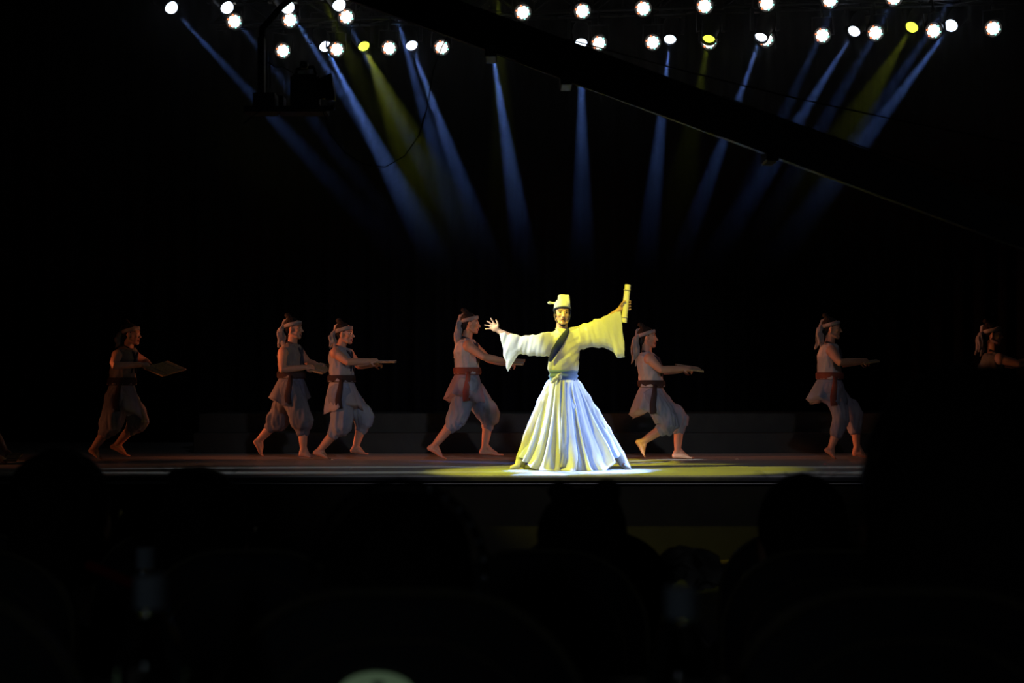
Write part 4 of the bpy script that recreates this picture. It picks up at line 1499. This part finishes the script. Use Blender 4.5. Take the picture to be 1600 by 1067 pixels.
# hanging cables
bm = new()
tube(bm, [J(x, y, -0.02, 7.9) for x, y in ((700, 58), (690, 76), (677, 112), (668, 168), (655, 212), (632, 245), (602, 262), (570, 258), (540, 240), (518, 212), (506, 176))], 0.0035, 6)
o = obj('hanging_cable', bm, M['jib'], jib)
bm = new()
tube(bm, [J(x, y, 0.02, 7.9) for x, y in ((418, 96), (430, 104), (442, 103), (456, 112))], 0.003, 6)
obj('hanging_cable', bm, M['jib'], jib)
for x0_, y0_, x1_, y1_ in ((415, 172, 384, 198), (442, 178, 436, 186)):
    bm = new(); cyl(bm, J(x0_, y0_, -0.075), J(x1_, y1_, -0.075), 0.004, n=8); obj('thin_rod', bm, M['alu'], jib)

# ------------------------------------------------------------------ auditorium seats


def make_seat():
    """faces +Y (the stage); origin on the floor under the back"""
    root = empty('theatre_seat', (0, 0, 0))
    w, top, r = 0.21, 0.95, 0.16

    def outline(w, top, bot, r, n=10):
        pts = [(-w, bot), (-w, top - r)]
        for i in range(1, n + 1):
            a = math.pi - i * (math.pi / 2) / n
            pts.append((-w + r + r * math.cos(a), top - r + r * 0.75 * math.sin(a) + 0.25 * r * math.sin(a)))
        for i in range(n + 1):
            a = math.pi / 2 - i * (math.pi / 2) / n
            pts.append((w - r + r * math.cos(a), top - r + r * math.sin(a)))
        pts.append((w, bot))
        return pts
    for nm, yo, y1, ww, tt, mm in (('back_shell', 0.0, 0.03, w, top, 'shell'), ('back_cushion', 0.03, 0.10, w - 0.012, top - 0.012, 'seat')):
        bm = new()
        o_ = outline(ww, tt, 0.36, r)
        cen = V((0, 0, 0.65))
        rg = []
        for y, s_ in ((yo, 0.96), (yo + 0.006, 1.0), (y1 - 0.012, 1.0), (y1, 0.94)):
            rg.append([bm.verts.new((x * s_, y, cen.z + (z - cen.z) * s_)) for x, z in o_])
        skin_rings(bm, rg)
        obj(nm, bm, M[mm], root)
    bm = new()
    tube(bm, [(x, 0.0, z) for x, z in outline(w - 0.002, top - 0.002, 0.36, r)], 0.0055, 6)
    obj('piping', bm, M['piping'], root)
    bm = new()
    tube(bm, [(x, -0.001, z) for x, z in outline(w - 0.045, top - 0.055, 0.40, r * 0.9)], 0.0022, 6)
    obj('stitched_seam', bm, M['piping'], root)
    obj('seat_cushion', bevel_box((-0.21, 0.09, 0.38), (0.21, 0.52, 0.47), 0.03, 3), M['seat'], root)
    for s_ in (-1, 1):
        obj('armrest', bevel_box((s_ * 0.245 - 0.025, 0.05, 0.60), (s_ * 0.245 + 0.025, 0.40, 0.64), 0.012, 2), M['wood'], root)
        bm = new(); box(bm, (s_ * 0.245 - 0.015, 0.12, 0.0), (s_ * 0.245 + 0.015, 0.22, 0.605)); obj('side_stand', bm, M['shell'], root, False)
    return root


seat0 = make_seat()
seat_used = [False]
rows = {'A': (4.03, [-55, 270, 600, 925, 1250, 1575], 832), 'B': (2.95, [-55, 388, 843, 1298], 860), 'C': (1.66, [-168, 622, 1428], 922)}
seat_pos = {}
names = {'A': 'front row of dark seats', 'B': 'middle row of dark seats', 'C': 'nearest row of dark seats'}
which = {'A': ['at the left edge', 'second from the left', 'third from the left', 'behind a head with two buns', 'beside the pale cloth bundle', 'at the right edge'],
         'B': ['at the left edge', 'behind the left water bottles', 'in the middle', 'at the right'],
         'C': ['at the left edge', 'with the oval plate', 'of the big dark figure']}
for rw, (D, xs, topy) in rows.items():
    topz = CAMZ - (topy - HY) / F * D
    for i, x in enumerate(xs):
        if seat_used[0]:
            r = copy_tree(seat0)
        else:
            r = seat0; seat_used[0] = True
        r.location = (P(x, 0, D).x, D, topz - 0.95)
        tag(r, 'dark rounded theatre seat %s in the %s' % (which[rw][i], names[rw].replace(' of dark seats', '')), 'seat', names[rw])
        seat_pos[(rw, i)] = r.location.copy()

# oval number plate on the nearest middle seat
sc_ = seat_pos[('C', 1)]
pl = empty('seat_number_plate', P(588, 1085, 1.655), 'pale green oval plate with a dark mark on the nearest seat back', 'plate')
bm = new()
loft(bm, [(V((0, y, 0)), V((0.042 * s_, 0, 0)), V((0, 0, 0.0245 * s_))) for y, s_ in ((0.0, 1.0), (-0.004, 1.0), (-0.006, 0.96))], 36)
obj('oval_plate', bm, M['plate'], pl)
bm = new()
box(bm, (-0.0035, -0.0078, 0.010), (0.0085, -0.0060, 0.0155)); box(bm, (-0.0035, -0.0078, 0.001), (-0.0005, -0.0060, 0.0100))
obj('numeral', bm, M['ink'], pl, False)

# writing shelves behind the seat rows, carrying the bottles
for nm, D, z, lab in (('writing_shelf', 1.38, 1.205, 'dark wooden writing shelf behind the nearest seats'), ('writing_shelf', 2.42, 1.115, 'dark wooden writing shelf behind the middle row of seats')):
    sh = empty(nm, (0, D, floor_z(D)), lab, 'shelf')
    zz = z - floor_z(D)
    obj('shelf_board', bevel_box((-1.7, -0.16, zz - 0.025), (1.7, 0.16, zz), 0.005), M['wood'], sh, False)
    for x in (-1.5, -0.5, 0.5, 1.5):
        bm = new(); box(bm, (x - 0.015, -0.03, -0.01), (x + 0.015, 0.03, zz - 0.025)); obj('bracket', bm, M['shell'], sh, False)


def bottle(px, py_top, D, base_z, label, wide=1.0):
    top = P(px, py_top, D)
    H = top.z - base_z
    root = empty('water_bottle', (top.x, D, base_z), label, 'bottle', 'plastic water bottles on the writing shelves')
    prof = [(0.026, 0.0), (0.031, 0.006), (0.032, 0.02), (0.030, H * 0.30), (0.032, H * 0.34), (0.032, H * 0.52), (0.0325, H * 0.60), (0.030, H * 0.66), (0.022, H * 0.76), (0.0145, H * 0.85), (0.0132, H * 0.875), (0.0132, H * 0.97)]
    prof = [(r * (wide if z < H * 0.8 else 1), z) for r, z in prof]
    bm = new()
    lathe(bm, prof, 28)
    obj('bottle_body', bm, M['pet'], root)
    bm = new()
    hz = H * 0.865
    n = 40
    rg = []
    for z, r in ((hz - 0.0005, 0.0140), (hz, 0.0147), (H - 0.002, 0.0147), (H, 0.0135)):
        rg.append([bm.verts.new(((r + (0.0004 if i % 2 else 0)) * math.cos(2 * math.pi * i / n), (r + (0.0004 if i % 2 else 0)) * math.sin(2 * math.pi * i / n), z)) for i in range(n)])
    skin_rings(bm, rg)
    obj('cap', bm, M['cap_plastic'], root, False)
    bm = new()
    lathe(bm, [(0.0150, hz - 0.006), (0.0165, hz - 0.005), (0.0165, hz - 0.003), (0.0150, hz - 0.002)], 28)
    obj('neck_ring', bm, M['pet'], root)
    return root


bottle(236, 899, 1.42, 1.205, 'clear water bottle with pale cap at the lower left')
bottle(1064, 916, 1.42, 1.205, 'clear water bottle with pale cap near the pale cloth bundle', 1.08)
bottle(228, 856, 2.40, 1.115, 'smaller-looking bottle cap just behind the left water bottle')

# pale cloth bundle between two front seats
sA3, sA4 = seat_pos[('A', 3)], seat_pos[('A', 4)]
D = 4.02
bm = new()
n, mrow = 26, 12
grid = []
for j in range(mrow + 1):
    row = []
    for i in range(n + 1):
        u, v_ = i / n, j / mrow
        px = 1047 + 86 * u
        topy = 884 - 26 * math.sin(math.pi * min(1, u * 1.6 + 0.12)) * (1 if u < 0.42 else 0) if False else 0
        ty = interp([(0, 880), (0.12, 868), (0.28, 859), (0.55, 862), (0.8, 868), (1.0, 876)], u)[0]
        by = interp([(0, 884), (0.2, 884), (0.45, 893), (0.65, 908), (0.8, 914), (1.0, 914)], u)[0]
        py = ty + (by - ty) * v_
        dy = -0.10 * math.sin(math.pi * v_ * 0.5) + 0.025 * noise.noise(V((u * 5, v_ * 3, 1.7))) + 0.02 * math.sin(9 * u + 5 * v_)
        row.append(bm.verts.new(P(px, py, D) + V((0, dy + 0.12, 0))))
    grid.append(row)
for a, b in zip(grid, grid[1:]):
    for i in range(n):
        bm.faces.new((a[i], a[i + 1], b[i + 1], b[i]))
c0 = P(1090, 900, D) + V((0, 0.1, 0))
bmesh.ops.translate(bm, verts=bm.verts[:], vec=-c0)
bundle = obj('cloth_bundle', bm, M['cloth_bag'])
bundle.location = c0
so = bundle.modifiers.new('thickness', 'SOLIDIFY'); so.thickness = 0.05; so.offset = -1
tag(bundle, 'pale crumpled cloth lying between two front row seats', 'cloth')

# red ribbon on the left
rb = bm = new()
r0 = P(170, 897, 2.95)
tube(bm, [P(x, y, 2.95) - r0 for x, y in ((141, 884), (156, 890), (170, 896), (184, 902), (199, 909), (226, 922))], 0.011, 8, ((0, 1, 0), 0.4))
o = obj('red_strap', bm, M['red']); o.location = r0
tag(o, 'dark red strap hanging beside the left water bottles', 'strap')

# ------------------------------------------------------------------ audience seen from behind


def spectator(px, top, D, label, seat_z, hw=0.078, style='short', lean=0.0, shoulders=0.165, face=0.0, hood=False, extra=None):
    """seated person facing the stage; px = head centre column, top = head top row"""
    head_top = P(px, top, D)
    root = empty('person', (head_top.x, D - 0.12, floor_z(D)), label, 'person', 'spectators seen from behind')
    o = root.location
    s = hw / 0.082
    a = math.radians(face)
    hf_ = V((math.sin(a), math.cos(a), 0.0))
    R_ = basis(hf_)
    hc_ = head_top - o - V((0, 0, 0.135 * s))
    nk = hc_ + V((lean * -0.5, -0.02, -0.16 * s))
    ch = nk + V((-lean * 0.35, 0.0, -0.20))
    pe = V((hc_.x - lean, 0.10, seat_z + 0.12 - o.z))
    if pe.z > ch.z - 0.2:
        pe.z = ch.z - 0.25
    b = new()
    head_prims(b, hc_, R_, s)
    tube(b, [nk - V((0, 0, .04)), nk.lerp(hc_, 0.5), hc_], [0.062, 0.056, 0.05], 10)
    loft(b, torso_specs(pe, ch, nk, V((0, 1, 0))), 16)
    for s_ in (-1, 1):
        sh = nk + V((s_ * shoulders, -0.01, -0.09))
        el = sh + V((s_ * 0.02, 0.06, -0.27))
        wr = el + V((-s_ * 0.08, 0.22, -0.02))
        tube(b, [ch.lerp(nk, .5), sh], [0.06, 0.055], 8)
        limb(b, sh, el, wr, 0.05, 0.04, 0.03)
        hand_prims(b, wr, V((-s_ * 0.5, 0.8, -0.1)), V((0, 0, -1)), 0.05, (0.3, 0.4, 0.3), thumb_side=s_ * 1)
        hip = pe + V((s_ * 0.09, 0.02, -0.05))
        kn = hip + V((s_ * 0.02, 0.40, 0.02))
        an = V((kn.x, kn.y + 0.02, 0.09))
        limb(b, hip, kn, an, 0.085, 0.058, 0.04)
        foot_prims(b, an, an + V((0, -0.05, -0.06)), an + V((0, 0.18, -0.075)), (1, 0, 0))
    me = remesh(b, 0.012, 2)
    obj('body', me, M['skin'], root)

    def q_(x, y, z):
        return hc_ + R_ @ V((x, y, z)) * s
    b = new()
    ball(b, q_(-0.024, 0, 0.040), (0.104 * s, 0.088 * s, 0.098 * s), R_, 16)
    ball(b, q_(-0.060, 0, -0.03), (0.062 * s, 0.078 * s, 0.088 * s), R_, 14)
    if style == 'buns':
        ball(b, q_(-0.04, 0.042, 0.128), (0.030, 0.036, 0.022)); ball(b, q_(-0.04, -0.045, 0.130), (0.030, 0.036, 0.024))
    elif style == 'long':
        tube(b, [q_(-0.06, 0, 0.02), q_(-0.075, 0, -0.10), q_(-0.08, 0, -0.24)], [0.098 * s, 0.098 * s, 0.090 * s], 14, ((0, 1, 0), 0.65))
    elif style == 'top':
        ball(b, q_(-0.03, 0.02, 0.125), (0.045, 0.05, 0.02))
    me = remesh(b, 0.009, 2, (0.006, 40, 14))
    hr = obj('hair', me, M['hair'], root)
    if style in ('short', 'top', 'buns'):
        for k in range(5):
            b = new()
            a0 = -0.5 + 0.25 * k + random.uniform(-.1, .1)
            p0 = q_(-0.02, -a0 * 0.12, 0.130)
            tube(b, [p0, p0 + V((a0 * 0.03, 0, 0.012)), p0 + V((a0 * 0.07 + 0.01, 0, 0.010))], [0.0012, 0.001, 0.0006], 5)
            obj('stray_lock', b, M['hair'], root)
    # jacket
    b = new()
    ts = torso_specs(pe, ch, nk, V((0, 1, 0)), 0.03)
    loft(b, ts[:-1] + [(nk - V((0, 0, 0.01)), V((0.085, 0, 0)), V((0, 0.08, 0)))], 18)
    for s_ in (-1, 1):
        sh = nk + V((s_ * shoulders, -0.01, -0.09))
        el = sh + V((s_ * 0.02, 0.06, -0.27))
        wr = el + V((-s_ * 0.08, 0.22, -0.02))
        tube(b, [nk + V((s_ * 0.05, -0.02, -0.02)), ch.lerp(nk, .6) + V((s_ * .1, 0, 0)), sh], [0.06, 0.085, 0.075], 10)
        tube(b, [sh, el, wr], [0.076, 0.062, 0.046], 10)
    if hood:
        tube(b, [nk + V((-0.14, -0.03, 0.00)), nk + V((0, -0.12, -0.03)), nk + V((0.14, -0.03, 0.0))], [0.05, 0.07, 0.05], 10)
    me = remesh(b, 0.012, 2, (0.010, 12, 6))
    obj('jacket', me, M['jacket'], root)
    b = new()
    for s_ in (-1, 1):
        hip = pe + V((s_ * 0.09, 0.02, -0.05)); kn = hip + V((s_ * 0.02, 0.40, 0.02)); an = V((kn.x, kn.y + 0.02, 0.12))
        tube(b, [hip, kn, an], [0.10, 0.078, 0.06], 10)
    obj('trousers', remesh(b, 0.014, 1), M['jacket'], root)
    if extra:
        extra(root, q_)
    return root


def glint(px, D):
    def f_(root, q_):
        b = new()
        tube(b, [q_(0.03, -0.088, 0.008), q_(0.05, -0.088, 0.016), q_(0.07, -0.085, 0.020)], 0.0018, 6)
        obj('earpiece', b, M['alu'], root)
    return f_


def beads(root, q_):
    for k in range(7):
        a = math.radians(22 + k * 11.5)
        b = new()
        ball(b, q_(-0.055, -0.098 * math.sin(a), 0.040 + 0.104 * math.cos(a)), 0.0035, n=8)
        obj('headband_bead', b, M['bead'], root)
    b = new()
    pts = [q_(-0.030, 0.098 * math.cos(t), 0.038 + 0.106 * math.sin(t)) for t in [math.pi * i / 14 for i in range(15)]]
    tube(b, pts, 0.006, 6)
    obj('headband', b, M['hair'], root)


zB = seat_pos[('B', 0)].z
zC = seat_pos[('C', 0)].z
spectator(98, 701, 3.22, 'dark silhouetted spectator at the left edge before the stage front', zB + 0.46, 0.098, 'short', lean=0.20, extra=glint(0, 0))
spectator(318, 733, 3.22, 'dark silhouetted spectator below the overlapping pair of dancers', zB + 0.46, 0.092, 'top', lean=-0.09, extra=glint(0, 0))
spectator(910, 760, 3.22, 'dark silhouetted spectator with two hair buns below the white robe', zB + 0.46, 0.090, 'buns', lean=0.09)
spectator(1250, 741, 3.22, 'dark silhouetted spectator left of the big dark head', zB + 0.46, 0.088, 'short', lean=-0.06)
spectator(626, 762, 1.98, 'dark spectator wearing a beaded headband on the nearest middle seat', zC + 0.46, 0.092, 'short', extra=beads)
spectator(1500, 572, 1.90, 'huge near spectator, a black silhouette covering the lower right', zC + 0.50, 0.118, 'long', shoulders=0.23, lean=0.0, hood=True)

# ------------------------------------------------------------------ haze over the stage
bm = new()
box(bm, (-7.4, 14.4, 2.7), (7.4, 20.6, 8.2))
haze = obj('haze', bm, None or bpy.data.materials.new('stage_haze'), None, False)
hm = haze.data.materials[0]
hm.use_nodes = True
nt = hm.node_tree
nt.nodes.remove(nt.nodes['Principled BSDF'])
vsn = nt.nodes.new('ShaderNodeVolumeScatter')
vsn.inputs['Color'].default_value = (1, 1, 1, 1)
vsn.inputs['Anisotropy'].default_value = 0.6
tc = nt.nodes.new('ShaderNodeTexCoord')
sx = nt.nodes.new('ShaderNodeSeparateXYZ')
mr = nt.nodes.new('ShaderNodeMapRange')
mr.interpolation_type = 'SMOOTHSTEP'
mr.inputs['From Min'].default_value = 2.7
mr.inputs['From Max'].default_value = 5.5
nz = nt.nodes.new('ShaderNodeTexNoise')
nz.inputs['Scale'].default_value = 0.9
nz.inputs['Detail'].default_value = 3
nm_ = nt.nodes.new('ShaderNodeMapRange')
nm_.inputs['From Min'].default_value = 0.35
nm_.inputs['From Max'].default_value = 0.68
nm_.inputs['To Min'].default_value = 0.35
nm_.inputs['To Max'].default_value = 1.6
m1 = nt.nodes.new('ShaderNodeMath'); m1.operation = 'MULTIPLY'
m2 = nt.nodes.new('ShaderNodeMath'); m2.operation = 'MULTIPLY'
m2.inputs[1].default_value = 0.0105
nt.links.new(tc.outputs['Object'], sx.inputs[0])
nt.links.new(tc.outputs['Object'], nz.inputs['Vector'])
nt.links.new(sx.outputs['Z'], mr.inputs['Value'])
nt.links.new(nz.outputs['Fac'], nm_.inputs['Value'])
nt.links.new(mr.outputs[0], m1.inputs[0])
nt.links.new(nm_.outputs[0], m1.inputs[1])
nt.links.new(m1.outputs[0], m2.inputs[0])
nt.links.new(m2.outputs[0], vsn.inputs['Density'])
nt.links.new(vsn.outputs[0], nt.nodes['Material Output'].inputs['Volume'])
tag(haze, 'thin smoke haze hanging above the stage in the light beams', 'haze', kind='stuff')
